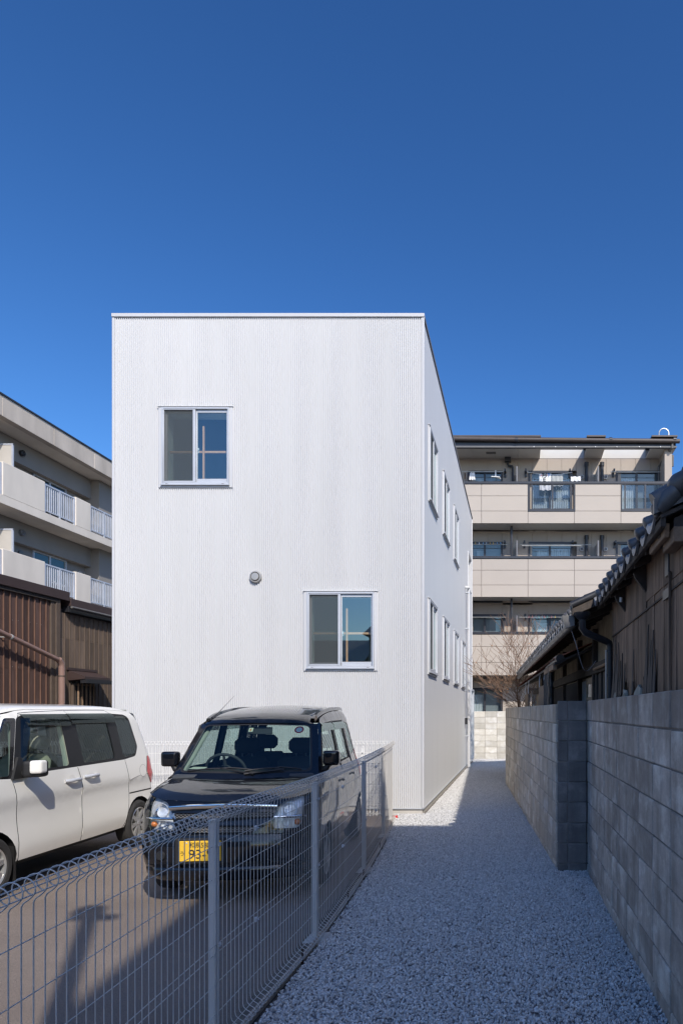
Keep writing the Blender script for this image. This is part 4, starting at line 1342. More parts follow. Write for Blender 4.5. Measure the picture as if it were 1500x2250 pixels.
m.tube([(ax(1475, AW), AW - .12, az(1003, AW)), (ax(1475, AW), AW - .12, az(1026, AW)), (ax(1458, AW), AW - .12, az(1029, AW))], .05, 8)
m.build('downpipe', 'gutter_grey', apt, smooth=40)
for fl, xx in ((2, 1349), (3, 1346), (3, 1250), (2, 1256), (3, 1154), (2, 1151), (1, 1108), (2, 1108), (3, 1109), (1, 1153)):
    X = ax(xx, AW); Z = wt[fl] - .05
    m = MB(); m.box(X - .03, X + .03, AW - .35, AW, Z - .06, Z + .03); m.box(X - .04, X + .04, AW - .06, AW, Z - .2, Z + .06); m.build('pole_bracket', 'bronze', apt)
# roof access hoops
def hoop(x, d, w_, h, zb_):
    m = MB(); X = ax(x)
    pts = [(X - w_, d, zb_), (X - w_, d, zb_ + h - w_)] + [(X - w_ * math.cos(R(a)), d, zb_ + h - w_ + w_ * math.sin(R(a))) for a in range(15, 180, 15)] + [(X + w_, d, zb_ + h - w_), (X + w_, d, zb_)]
    m.tube(pts, .022, 6); return m
hl = thing('roof_ladder', 'pale steel ladder hoops standing on the far right corner of the beige apartment roof', 'ladder', (ax(1458), AY + .1, az(966)))
m = hoop(1458, AY + .05, .185, .46, az(967)); m.tube([(ax(1458) - .185, AY + .05, az(962)), (ax(1458) + .185, AY + .05, az(962))], .022, 6); m.build('hoop', 'pole', hl, smooth=50)
hoop(1452, AY + .6, .185, .40, az(967)).build('hoop', 'pole', hl, smooth=50)
# laundry
def lpole(fl, x0, x1, y0, y1, d, label, sag=0.0, cat='laundry pole', r=.016):
    z0, z1 = az(y0, d), az(y1, d)
    m = MB(); m.tube([(ax(x0, d) + (ax(x1, d) - ax(x0, d)) * t / 6, d, z0 + (z1 - z0) * t / 6 - sag * math.sin(PI * t / 6)) for t in range(7)], r, 6)
    tag(m.build('laundry_pole', 'pole', None, smooth=50), label, cat, 'laundry poles on the beige balconies')
D1 = AW - .33
lpole(3, 985, 1105, 1036, 1036, D1, 'laundry pole with white clothes on the top floor balcony nearest the white house')
lpole(3, 1157, 1256, 1037, 1038, D1, 'sagging washing line with two towels on the top floor middle balcony', .10)
lpole(3, 1340, 1463, 1037, 1037, D1, 'empty laundry pole on the top floor balcony at the building corner')
lpole(2, 985, 1115, 1196, 1196, D1, 'laundry pole with yellow and blue pegs on the second balcony from the top')
lpole(2, 1142, 1298, 1196, 1197, D1, 'long upper laundry pole of the pair on the middle balcony, one below the towels')
lpole(2, 1146, 1276, 1199, 1199, D1 - .12, 'shorter lower laundry pole of the pair on the middle balcony, one below the towels')
lpole(1, 985, 1114, 1356, 1356, D1, 'bare laundry pole on the lowest visible balcony beside the white house')
lpole(1, 1139, 1280, 1356, 1356, D1, 'laundry pole with red and blue pegs on the lowest visible balcony above the bare tree')
def pegs(xs_, y, d, mats, label):
    t = thing('clothes_pegs', label, 'clothes pegs', (ax(xs_[0], d), d, az(y, d)))
    for i, x in enumerate(xs_):
        m = MB(); X = ax(x, d); Z = az(y, d); m.box(X - .010, X + .010, d - .02, d + .02, Z - .045, Z + .04); m.build('peg', mats[i % len(mats)], t)
M['peg_yellow'] = plain('yellow_peg', (0.6, 0.38, 0.05), 0.5); M['peg_blue'] = plain('blue_peg', (0.15, 0.35, 0.6), 0.5); M['peg_pink'] = plain('pink_peg', (0.6, 0.2, 0.25), 0.5); M['peg_green'] = plain('teal_peg', (0.1, 0.4, 0.4), 0.5)
pegs([1044, 1052, 1061, 1068, 1076, 1083, 1092, 1099], 1194, D1, ['peg_yellow', 'pole', 'peg_blue', 'pole', 'peg_yellow', 'peg_yellow', 'peg_blue', 'peg_blue'], 'row of yellow, grey and blue pegs on a pole beside the white house')
pegs([1161, 1169, 1176, 1183, 1190, 1195, 1202, 1211, 1219], 1355, D1, ['peg_pink', 'peg_pink', 'peg_blue', 'peg_green', 'peg_blue', 'peg_pink', 'peg_green', 'peg_pink', 'peg_yellow'], 'row of pink and teal pegs on the pole above the bare tree')
def cloth(x0, x1, y0, y1, d, mat, name, label, cat, seed, taper=0.0, parent=None):
    r_ = random.Random(seed); rows = []
    for j in range(9):
        t = j / 8
        rows.append([(ax(x0 - taper * t + (x1 - x0 + 2 * taper * t) * i / 14, d), d + .02 * math.sin(i * 1.3 + seed) * (t + .2), az(y0 + (y1 - y0) * t, d) + .012 * math.sin(i * .9 + seed)) for i in range(15)])
    m = MB(); m.grid(rows); m.grid([[(x, y + .012, z) for x, y, z in r] for r in rows])
    o = m.build(name, mat, parent, smooth=60)
    if parent is None: tag(o, label, cat)
    return o
tw = cloth(1184, 1210, 1041, 1077, D1 - .02, 'cloth_white', 'towel', 'white towel with black letters HE hanging on the top floor line', 'towel', 1, -.6)
for body, sz, dx, dz, mt in (('H', .26, .05, .30, 'print_black'), ('E', .24, .05, .12, 'print_black'), ('T', .16, .30, .30, 'print_blue'), ('L', .18, .06, -.06, 'print_black'), ('i', .10, .20, .30, 'print_red'), ('o', .09, -.12, .30, 'print_red'), ('x', .09, -.14, .12, 'print_blue')):
    me = text_mesh(body, sz, 'print')
    for v_ in me.vertices:
        x_, y_, z_ = v_.co; v_.co = (-y_ if False else x_, z_, y_)
    o = place('print', me, mt, tw, (ax(1198, D1) - .05 + (dx - .05) * .7, D1 - .055, az(1052, D1) + dz - .17), kind=None)
cloth(1211, 1236, 1042, 1068, D1 - .02, 'cloth_grey', 'towel', 'grey towel hanging beside the white lettered towel', 'towel', 2)
cloth(1253, 1275, 1047, 1057, D1 - .15, 'cloth_white', 'folded_cloth', 'small white folded cloth on a hanger at the right end of the line', 'laundry', 3)
cloth(1032, 1042, 1038, 1054, D1, 'cloth_white', 'shirt', 'white pleated cloth hanging on the top floor beside the white house', 'laundry', 4, 2)
cloth(1019.5, 1022.5, 1039, 1052, D1, 'cloth_brown', 'sock', 'brown garment strip hanging second from the white house wall', 'laundry', 5)
cloth(1026, 1029, 1038, 1052, D1, 'cloth_navy', 'sock', 'dark purple garment strip hanging left of the white pleated cloth', 'laundry', 6)
t = thing('drying_hanger', 'white plastic peg hanger dangling from the top floor pole', 'hanger', (ax(1088, D1), D1, az(1040, D1)))
for k in range(4):
    m = MB(); m.tube([(ax(1079 + 2 * k, D1), D1 - .1 + .06 * k, az(1049 - k, D1)), (ax(1097 + k * .7, D1), D1 - .1 + .06 * k, az(1050 + k * .3, D1))], .022, 6); m.build('arm', 'cloth_white', t)
m = MB(); m.tube([(ax(1088, D1), D1, az(1034, D1)), (ax(1088, D1), D1, az(1046, D1))], .03, 6); m.build('hook', 'cloth_white', t)

# ------------------------------------------------------------------ concrete apartment at the left
con = thing('concrete_apartment', 'grey-beige concrete apartment block with balconies, behind the brown houses', 'apartment building', (-19, 22, 0))
CXF = -16.3
Y0, Y1 = 12.0, 28.6
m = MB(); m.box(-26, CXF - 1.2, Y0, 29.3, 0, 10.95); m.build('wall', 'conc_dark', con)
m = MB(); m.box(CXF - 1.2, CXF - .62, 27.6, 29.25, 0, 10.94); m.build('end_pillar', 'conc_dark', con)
fy = [12.0, 15.2, 18.4, 21.6, 24.0, 26.3, 29.5]
for a, b in zip(fy[:-1], fy[1:]):
    m = MB(); m.box(CXF - .25, CXF, a + .006, b - .006, 10.95, 11.60, .008); m.build('fascia_panel', 'conc_fascia', con)
m = MB(); m.box(-26, CXF - .26, Y0, 29.5, 10.96, 11.4); m.build('roof_slab', 'conc', con)
m = MB(); m.box(CXF - .28, CXF + .035, Y0, 29.53, 11.603, 11.66, .006); m.build('roof_flashing', 'bronze', con)
for fl, (zb_, zt) in enumerate(((8.18, 9.52), (5.42, 6.76), (2.66, 4.0))):
    m = MB(); m.box(CXF - 1.19, CXF - .16, Y0, 29.3, zb_ + .003, zb_ + .2); m.build('balcony_slab', 'conc', con)
    solid = [(Y0, 18.2), (21.62, 23.55), (25.2, 26.07)]
    for a, b in solid:
        m = MB(); m.box(CXF - .15, CXF, a, b, zb_ + .28, zt, .012); m.build('parapet', 'conc', con)
    m = MB(); m.box(CXF - .155, CXF, Y0, 29.3, zb_, zb_ + .278, .006); m.build('parapet_foot', 'conc', con)
    for a, b in ((18.2, 21.62), (23.55, 25.2), (26.07, 27.9)):
        m = MB(); xm = CXF - .06
        m.box(xm - .025, xm + .025, a + .02, b - .02, zt - .09, zt - .04); m.box(xm - .02, xm + .02, a + .03, b - .03, zb_ + .36, zb_ + .40)
        rail = m.build('railing', 'rail_grey', con)
        y = a + .10
        while y < b - .05:
            m = MB(); m.box(xm - .014, xm + .014, y - .016, y + .016, zb_ + .37, zt - .06); m.build('bar', 'rail_grey', rail); y += .105
        for y in (a + .04, (a + b) / 2, b - .04):
            m = MB(); m.box(xm - .028, xm + .028, y - .03, y + .03, zb_ + .28, zt - .05); m.build('rail_post', 'rail_grey', rail)
    # partition, beam, drain, vent
    zc = zb_ + 2.76
    yp = 22.15
    m = MB(); m.box(CXF - 1.18, CXF - .12, yp, yp + .03, zb_ + .3, zt + .72); pt_ = m.build('partition', 'divider', con)
    m = MB(); m.box(CXF - .12, CXF - .07, yp - .01, yp + .04, zb_ + .3, zt + .76); m.box(CXF - 1.18, CXF - .07, yp - .012, yp + .042, zt + .72, zt + .77); m.build('partition_frame', 'rail_grey', pt_)
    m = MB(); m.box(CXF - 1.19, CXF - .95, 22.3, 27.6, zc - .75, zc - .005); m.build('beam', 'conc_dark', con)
    m = MB(); m.tube([(CXF - 1.1, 22.0, zc - .12), (CXF - .55, 22.0, zc - .12), (CXF - .48, 22.0, zc - .10), (CXF - .46, 22.0, zc + .0)], .06, 10); m.build('drain_pipe', 'pvc', con, smooth=50)
    m = MB(); m.box(CXF - .86, CXF - .82, 21.92, 22.08, zc - .2, zc); m.build('pipe_hanger', 'alu_dark', con)
    m = MB(); m.lathe([(.10, 0), (.11, .1), (.08, .12), (.001, .06)], (CXF - .95, 23.7, zc - .38), (1, 0, 0), 16); m.build('air_vent', 'pipe_black' if fl == 0 else 'alu_dark', con, smooth=40)
    for y0, y1 in ((24.6, 26.4),):
        zz0, zz1 = zb_ + .3, zb_ + 2.0
        T = Matrix(((0, 0, 1, CXF - 1.2), (1, 0, 0, y0), (0, 1, 0, zz0), (0, 0, 0, 1)))
        m = MB(T); frame_rect(m, 0, y1 - y0, 0, zz1 - zz0, .05, .05, .05, .05, .003, .06); m.box(.86, .93, .05, zz1 - zz0 - .05, .003, .05)
        wi = m.build('window', 'rail_grey', con)
        m = MB(T); m.poly((.05, .05, .02), (y1 - y0 - .05, .05, .02), (y1 - y0 - .05, zz1 - zz0 - .05, .02), (.05, zz1 - zz0 - .05, .02)); m.build('pane', 'flat_glass', wi, fix=False)
        m = MB(T); m.box(.03, y1 - y0 - .03, .03, zz1 - zz0 - .03, .001, .004); m.build('room', 'dark_void', wi)
    if fl < 2:
        m = MB()
        for k in range(4): m.box(CXF - .75, CXF - .35, 26.5 + k * .33, 26.78 + k * .33, zb_ + .2, zb_ + .78, .02)
        tag(m.build('balcony_box', 'divider', None), ('row of pale storage boxes on the upper concrete balcony behind the railing', 'row of pale storage boxes on the lower concrete balcony behind the railing')[fl], 'storage box', 'boxes on the concrete balconies')
m = MB(); m.lathe([(.10, 0), (.11, .05), (.001, .06)], (CXF - 1.2, 24.0, 7.15), (1, 0, 0), 16); m.build('air_vent', 'gutter_grey', con, smooth=40)
m = MB(); m.lathe([(.05, 0), (.05, .05), (.001, .06)], (CXF - 1.2, 23.55, 7.32), (1, 0, 0), 12); m.build('round_cover', 'trim_white', con, smooth=40)
m = MB(); m.tube([(CXF - 1.15, 26.6, 6.3), (CXF - .9, 26.6, 6.9), (CXF - .85, 26.7, 7.05), (CXF - .85, 26.85, 7.05), (CXF - .9, 26.95, 6.85), (CXF - 1.0, 27.0, 6.5)], .03, 8); m.build('duct', 'pvc', con, smooth=50)
m = MB(); m.tube([(CXF - .3, 24.4 + .06 * k, 6.2 + .05 * math.sin(k * 1.2)) for k in range(12)], .03, 6); tag(m.build('white_hanger', 'cloth_white', None), 'white clothes hanger strip behind the lower concrete balcony railing', 'hanger')

# ------------------------------------------------------------------ brown houses at the left
BX = -11.0
b1 = thing('brown_house', 'dark brown ribbed house with a sloping rosy pipe across its wall', 'house', (-13, 14.5, 0))
m = MB(); m.box(-18, BX - .03, 8.0, 16.40, 0, 4.45); m.build('wall', 'dark_board', b1)
ribs = [14.6 + .188 * k for k in range(-20, 8)]
for i, y in enumerate(ribs):
    y2 = ribs[i + 1] if i + 1 < len(ribs) else 16.06
    for z0, z1 in ((0.02, 2.52), (2.525, 4.20)):
        m = MB(); m.box(BX - .028, BX - (.004 if z0 > 1 else 0), y + .014, y2 - .012, z0, z1, .003); m.build('siding_board', 'siding', b1)
    m = MB(); m.box(BX - .028, BX + .022, y - .010, y + .011, .02, 4.20, .003); m.build('rib', 'rib', b1)
m = MB(); m.box(BX - .028, BX + .03, 16.06, 16.20, .02, 4.24, .005); m.build('corner_board', 'rib_grey', b1)
m = MB(); m.box(BX - .028, BX + .05, 16.205, 16.36, .02, 4.3, .005); m.build('corner_post', 'rib_grey', b1)
m = MB(); m.box(BX - .3, BX + .10, 8.0, 16.62, 4.28, 4.50, .008); m.build('roof_cap', 'cap_brown', b1)
m = MB(); m.box(BX - .3, BX + .06, 8.0, 16.3, 4.20, 4.276); m.build('cap_soffit', 'dark_board', b1)
m = MB(); m.prism([(8.0, 4.5), (16.5, 4.5), (16.5, 4.56), (8.0, 4.56)], lambda y, z: (-18, y, z), lambda y, z: (BX - .2, y, z)); m.build('roof', 'cap_brown', b1)
pp = [(BX + .22, 11.0, 4.1), (BX + .22, 14.3, 3.235), (BX + .22, 16.05, 2.80)]
m = MB(); m.tube(pp, .055, 12); pz = m.build('sloping_pipe', 'pipe_brown', b1, smooth=50)
q = Vector(pp[1]).lerp(Vector(pp[2]), .12)
m = MB(); m.cyl(q - Vector((0, .02, -.006)), q + Vector((0, .02, -.006)), .062, n=12); m.box(q.x - .24, q.x, q.y - .01, q.y + .01, q.z - .01, q.z + .01); m.build('pipe_clamp', 'pole', pz)
m = MB(); m.tube([(BX + .22, 16.03, 2.82), (BX + .22, 16.12, 2.74), (BX + .22, 16.14, 2.65), (BX + .22, 16.14, 0)], .07, 12); dq = m.build('downpipe', 'pipe_brown', b1, smooth=50)
m = MB(); m.cyl((BX + .22, 16.14, 2.42), (BX + .22, 16.14, 2.45), .078, n=12); m.build('pipe_clamp', 'rib_grey', dq, smooth=50)
m = MB()
for z in (2.58, 3.6, 1.5, 1.62):
    for y in ribs: m.lathe([(.008, 0), (.001, .004)], (BX + .001, y + .05 + .03 * math.sin(y * 9), z + .01 * math.sin(y * 5)), (1, 0, 0), 6)
m.build('nail_heads', 'pole', b1, kind='stuff')
b2 = thing('brown_house', 'lower grey-brown house with a small canopied lattice window', 'house', (-13, 18.2, 0))
B2 = -11.06
m = MB(); m.box(-18, B2 - .03, 16.42, 21.0, 0, 4.1); m.build('wall', 'dark_board', b2)
y = 16.47; k = 0
while y < 20.8:
    for z0, z1 in ((.02, 3.38), (3.385, 4.0)):
        m = MB(); m.box(B2 - .028, B2 - (.004 if z0 > 1 else 0), y + .010, y + .188, z0, z1, .003); m.build('siding_board', 'siding_grey', b2)
    m = MB(); m.box(B2 - .028, B2 + .016, y - .007, y + .008, .02, 4.0, .003); m.build('rib', 'rib_grey', b2)
    y += .1935
m = MB(); m.box(B2 - .4, B2 + .16, 16.66, 21.2, 4.17, 4.36, .008); m.build('roof_cap', 'cap_brown', b2)
m = MB(); m.box(B2 - .4, B2 + .12, 16.64, 21.2, 4.02, 4.166, .006); m.build('cap_soffit', 'pipe_black', b2)
m = MB(); m.tube([(B2 + .19, 16.64, 4.14), (B2 + .19, 21.2, 4.14)], .03, 8); m.build('gutter', 'gutter_grey', b2, smooth=50)
m = MB(); m.box(-18, B2 - .3, 16.6, 21.2, 4.36, 4.42); m.build('roof', 'cap_brown', b2)
m = MB(); m.prism([(0, 2.62), (.42, 2.46), (.42, 2.40), (0, 2.36)], lambda x, z: (B2 + .0 + x, 16.78, z), lambda x, z: (B2 + x, 17.82, z)); cn = m.build('canopy', 'cap_brown', b2)
m = MB(); m.box(B2 + .30, B2 + .46, 16.80, 17.85, 2.30, 2.40); m.build('canopy_edge', 'pipe_black', cn)
m = MB(); m.box(B2 + .0, B2 + .04, 16.72, 17.9, 2.62, 2.68); m.build('canopy_flashing', 'cap_brown', cn)
m = MB(); frame_rect(m, 0, .95, 0, 1.2, .05, .05, .05, .05, .003, .06)
T = Matrix(((0, 0, 1, B2), (1, 0, 0, 16.9), (0, 1, 0, 1.1), (0, 0, 0, 1))); m.v = [T @ p for p in m.v]
lw = m.build('lattice_window', 'rib_grey', b2)
m = MB(); m.box(B2 + .003, B2 + .012, 16.94, 17.81, 1.14, 2.26); m.build('pane', 'dark_void', lw)
for y in (17.08, 17.24, 17.40, 17.56, 17.70):
    m = MB(); m.box(B2 + .055, B2 + .085, y - .013, y + .013, 1.1, 2.3); m.build('slat', 'fresh_beam', lw)

# ------------------------------------------------------------------ bare tree
def bare_tree():
    t = thing('bare_tree', 'leafless thin-branched tree with dry leaves, behind the pale block wall', 'tree', (.02, 18.6, 0))
    r_ = random.Random(11)
    trunk = MB(); crown = MB(); tips = []
    def branch(p, d, r, L, depth, m, grav):
        n = 6 if depth < 2 else 5
        pts = [Vector(p)]; rs = [r]
        d = Vector(d).normalized()
        for k in range(n):
            d = (d + Vector((r_.uniform(-.16, .16), r_.uniform(-.16, .16), r_.uniform(-.08, .12) + grav))).normalized()
            pts.append(pts[-1] + d * L / n); rs.append(max(.0052, r * (1 - .75 * (k + 1) / n)))
        m.tube(pts, rs, 6 if depth < 1 else 4)
        if depth >= 4: tips.append(pts[-1]); return
        cnt = {0: 4, 1: 5, 2: 7, 3: 4}[depth]
        for c in range(cnt):
            i = r_.randint(1, n)
            a = r_.uniform(0, 2 * PI)
            nd = (d * .75 + Vector((math.cos(a), math.sin(a) * .7, r_.uniform(-.15, .55))) * r_.uniform(.5, .95)).normalized()
            branch(pts[i], nd, rs[i] * .68, L * r_.uniform(.45, .75), depth + 1, crown, grav * .6)
    stems = [((0.02, 18.6, 0), (-.02, 0, 1), .035, 2.1), ((.08, 18.7, 0), (.06, 0, 1), .03, 1.9), ((-.03, 18.5, 0), (-.05, .02, 1), .028, 1.9), ((.18, 18.6, 0), (.02, 0, 1), .025, 1.7)]
    for p, d, r, L in stems:
        n = 8; pts = [Vector(p)]; rs = [r]; dd = Vector(d).normalized()
        for k in range(n):
            dd = (dd + Vector((r_.uniform(-.07, .07), r_.uniform(-.07, .07), .05))).normalized()
            pts.append(pts[-1] + dd * L / n); rs.append(r * (1 - .06 * k))
        trunk.tube(pts, rs, 7)
        top = pts[-1]
        for k, (dx, dz, Lm) in enumerate(((-.85, .9, 1.35), (-.25, 1.0, 1.55), (.12, 1.0, 1.6), (.5, 1.0, 1.2), (-1.0, .35, 1.05))):
            if r_.random() < .25: continue
            branch(pts[r_.choice((6, 7, 8))], (dx, r_.uniform(-.4, .4), dz), rs[-1] * .62, Lm * r_.uniform(.7, 1.0), 2, crown, .04 if dz > .5 else -.0)
        for k in range(3):
            branch(pts[r_.choice((7, 8))], (r_.uniform(-1, .4), r_.uniform(-.5, .5), r_.uniform(.25, .6)), .010, r_.uniform(.5, 1.0), 3, crown, .01)
    trunk.build('trunk', 'twig', t, smooth=60)
    crown.build('crown', 'twig', t, smooth=60)
    lf = MB()
    for k in range(46):
        p = r_.choice(tips) if k < 30 else Vector((r_.uniform(-.5, .1), 18.5 + r_.uniform(-.3, .3), r_.uniform(2.0, 2.5)))
        a = Vector((r_.uniform(-1, 1), r_.uniform(-1, 1), r_.uniform(-1, .2))).normalized() * r_.uniform(.03, .07)
        b = a.orthogonal().normalized() * .018
        lf.poly(p, p + a * .5 + b, p + a, p + a * .5 - b)
    lf.build('dry_leaves', 'dead_leaf', t, fix=False, kind='stuff')
bare_tree()

# ------------------------------------------------------------------ behind the viewer: the building that shades the path, a lamp post, the street front
tb = thing('street_building', 'tall plain building behind the viewer whose shade falls on the path', 'building', (8, -6, 0))
m = MB()
def rb(x, y):                       # slight turn about its front left corner
    c, s_ = math.cos(R(8.5)), math.sin(R(8.5))
    X, Y = x, y
    return (2.30 + X * c - Y * s_ * 1.0, -1.1 + X * 0 + Y * c)
foot = [(0, 0), (12, 0), (12, -12), (0, -12)]
m.prism([rb(*p) for p in foot], lambda x, y: (x, y, 0), lambda x, y: (x, y, 10.0)); m.build('wall', 'far_wall', tb)
pl = thing('street_post', 'slim grey street post with a small lamp head, standing behind the viewer', 'post', (.286, -1.546, 0))
m = MB(); m.cyl((.286, -1.546, 0), (.286, -1.546, 6.44), .068, .062, n=14); m.build('pole', 'alu_dark', pl, smooth=40)
m = MB(); m.box(.25, .50, -1.59, -1.50, 6.44, 6.53, .01); m.box(.16, .37, -1.65, -1.44, 6.45, 6.74, .04); m.build('lamp_head', 'alu_dark', pl)
for i, (x0, x1, h) in enumerate(((-30, -18, 5.5), (-17, -9.5, 4.6), (-9, -1.5, 6.2), (16, 30, 7))):
    t = thing('street_house', ('pale house across the street behind the viewer', 'low house across the street behind the viewer', 'two-storey house across the street behind the viewer', 'wide house across the street behind the viewer')[i], 'house', (x0, -22, 0))
    m = MB(); m.box(x0, x1, -30, -20, 0, h); m.build('wall', 'far_wall', t)
    m = MB(); m.prism([(-30.5, h), (-19.5, h), (-25, h + 1.8)], lambda y, z: (x0 - .3, y, z), lambda y, z: (x1 + .3, y, z)); m.build('roof', 'tile', t)
# ------------------------------------------------------------------ cars: shells cut out of measured side, front and top outlines
def interp(tab):
    xs = [a for a, _ in tab]; ys = [b for _, b in tab]; n = len(xs)
    sl = [(ys[i + 1] - ys[i]) / (xs[i + 1] - xs[i]) for i in range(n - 1)]
    tg = [sl[0]] + [0 if sl[i - 1] * sl[i] <= 0 else 2 * sl[i - 1] * sl[i] / (sl[i - 1] + sl[i]) for i in range(1, n - 1)] + [sl[-1]]
    def f(x):
        if x <= xs[0]: return ys[0]
        if x >= xs[-1]: return ys[-1]
        i = max(k for k in range(n - 1) if xs[k] <= x)
        h = xs[i + 1] - xs[i]; t = (x - xs[i]) / h
        return ((1 + 2 * t) * (1 - t) ** 2 * ys[i] + t * (1 - t) ** 2 * h * tg[i] + t * t * (3 - 2 * t) * ys[i + 1] + t * t * (t - 1) * h * tg[i + 1])
    return f
def rnd_c(r, d):
    if r <= 0 or d >= r: return 0.0
    d = max(0.0, d)
    return r - math.sqrt(max(0, r * r - (r - d) ** 2))
def inside(poly, x, y):
    c = False; n = len(poly); j = n - 1
    for i in range(n):
        xi, yi = poly[i]; xj, yj = poly[j]
        if (yi > y) != (yj > y) and x < (xj - xi) * (y - yi) / (yj - yi) + xi: c = not c
        j = i
    return c
def densify(poly, r):
    out = []
    for a, b in zip(poly, poly[1:] + poly[:1]):
        n = max(1, int(math.dist(a, b) / r))
        for k in range(n): out.append((a[0] + (b[0] - a[0]) * k / n, a[1] + (b[1] - a[1]) * k / n))
    return out
def rounded(poly, r, n=4):
    out = []; m = len(poly)
    for i in range(m):
        p0, p1, p2 = Vector(poly[i - 1]), Vector(poly[i]), Vector(poly[(i + 1) % m])
        a = (p0 - p1); b = (p2 - p1); q = min(r, a.length * .45, b.length * .45)
        A = p1 + a.normalized() * q; B = p1 + b.normalized() * q
        for k in range(n + 1):
            t = k / n
            p = A * (1 - t) ** 2 + p1 * 2 * t * (1 - t) + B * t * t
            out.append((p.x, p.y))
    return out
def ribbon(line, wd):
    L = []; Rr = []
    n = len(line)
    for i in range(n):
        a = Vector(line[max(0, i - 1)]); b = Vector(line[min(n - 1, i + 1)])
        d = (b - a).normalized(); nn = Vector((-d.y, d.x)) * wd / 2
        p = Vector(line[i]); L.append(tuple(p + nn)); Rr.append(tuple(p - nn))
    return L + Rr[::-1]
def smooth_line(line, n=5):
    return [(p.x, p.y) for p in catmull([(x, y, 0) for x, y in line], n)]

def patch(outline, feats, fn, res, parts, base):
    """triangulate an outline with its features and lay it on the surface fn"""
    outline = densify(outline, res)
    loops = [outline] + [densify(f['poly'], res) for f in feats]
    V = []; E = []
    for lp in loops:
        i0 = len(V); V += [Vector(p) for p in lp]
        E += [(i0 + k, i0 + (k + 1) % len(lp)) for k in range(len(lp))]
    xs = [p[0] for p in outline]; ys = [p[1] for p in outline]
    x = min(xs) + res * .5
    row = 0
    edge = [p for lp in loops for p in lp]
    cell = {}
    for p in edge: cell.setdefault((int(p[0] // res), int(p[1] // res)), []).append(p)
    while x < max(xs):
        y = min(ys) + res * (.5 if row % 2 else .15)
        while y < max(ys):
            if inside(outline, x, y):
                cx_, cy_ = int(x // res), int(y // res)
                near_ = any(math.dist(p, (x, y)) < res * .45 for i in (-1, 0, 1) for j in (-1, 0, 1) for p in cell.get((cx_ + i, cy_ + j), ()))
                if not near_: V.append(Vector((x, y)))
            y += res
        x += res; row += 1
    vo, eo, fo, _, _, _ = delaunay_2d_cdt(V, E, [], 0, 1e-5)
    cache = {}
    for f in fo:
        c = sum((vo[i] for i in f), Vector((0, 0))) / len(f)
        if not inside(outline, c.x, c.y): continue
        key = base
        for q in feats:
            if inside(q['poly'], c.x, c.y): key = q
        nm = key['id']
        mb = parts.setdefault(nm, dict(mb=MB(), **{k: key.get(k) for k in ('name', 'mat', 'parent')}))['mb']
        idx = []
        for i in f:
            if (nm, i) not in cache:
                cache[(nm, i)] = mb.add(fn(vo[i].x, vo[i].y, key.get('rec', 0.0)))
            idx.append(cache[(nm, i)])
        mb.f.append(idx)

def F(id_, name, mat, poly, rec=0.0, parent=None): return dict(id=id_, name=name, mat=mat, poly=poly, rec=rec, parent=parent)

def wheel(root, x, s, z, r, rr_, side, spokes=7, rim_mat='rim', style=0):
    o = (x, s, z); ax_ = (side, 0, 0)
    m = MB(); wdt = .155
    m.lathe([(rr_ - .012, -.11), (rr_, 0.0), (rr_ + .014, .012), (r - .03, .014), (r - .008, 0), (r, -.02), (r, -.12), (r - .02, -.15), (rr_, -.15)], o, ax_, 40)
    w_ = m.build('wheel', 'tyre', root, smooth=35)
    m = MB()
    m.lathe([(rr_ + .002, .004), (rr_ - .004, .010), (rr_ - .016, .002), (rr_ - .022, -.05), (rr_ - .03, -.09)], o, ax_, 40)
    m.lathe([(.001, .004), (.026, .004), (.032, -.004), (.048, -.014), (.05, -.05)], o, ax_, 20)
    for k in range(spokes):
        a = 2 * PI * k / spokes + .2
        for da in ((-.11, .11) if style else (0,)):
            c_, s_ = math.cos(a + da), math.sin(a + da)
            def P(rad, off, dep): return (x + side * dep, s + rad * c_ - off * s_, z + rad * s_ + off * c_)
            w0, w1 = (.013, .011) if style else (.017, .023)
            top = [P(.03, -w0, -.004), P(rr_ - .012, -w1, .0), P(rr_ - .012, w1, .0), P(.03, w0, -.004)]
            bt = [P(.03, -w0, -.04), P(rr_ - .012, -w1, -.035), P(rr_ - .012, w1, -.035), P(.03, w0, -.04)]
            m.poly(*top)
            for i in range(4):
                j = (i + 1) % 4; m.poly(top[i], top[j], bt[j], bt[i])
    m.build('rim', rim_mat, w_, smooth=30)
    m = MB(); m.lathe([(.001, -.088), (rr_ - .01, -.088)], o, ax_, 24); m.lathe([(.001, -.07), (.10, -.07), (.105, -.085)], o, ax_, 24); m.build('brake_disc', 'dark_void', w_, smooth=30)
    m = MB()
    for k in range(4):
        a = k * PI / 2 + .5; m.cyl((x + side * -.01, s + .032 * math.cos(a), z + .032 * math.sin(a)), (x + side * .003, s + .032 * math.cos(a), z + .032 * math.sin(a)), .006, n=6)
    m.build('wheel_nuts', 'alu_dark', w_)
    return w_

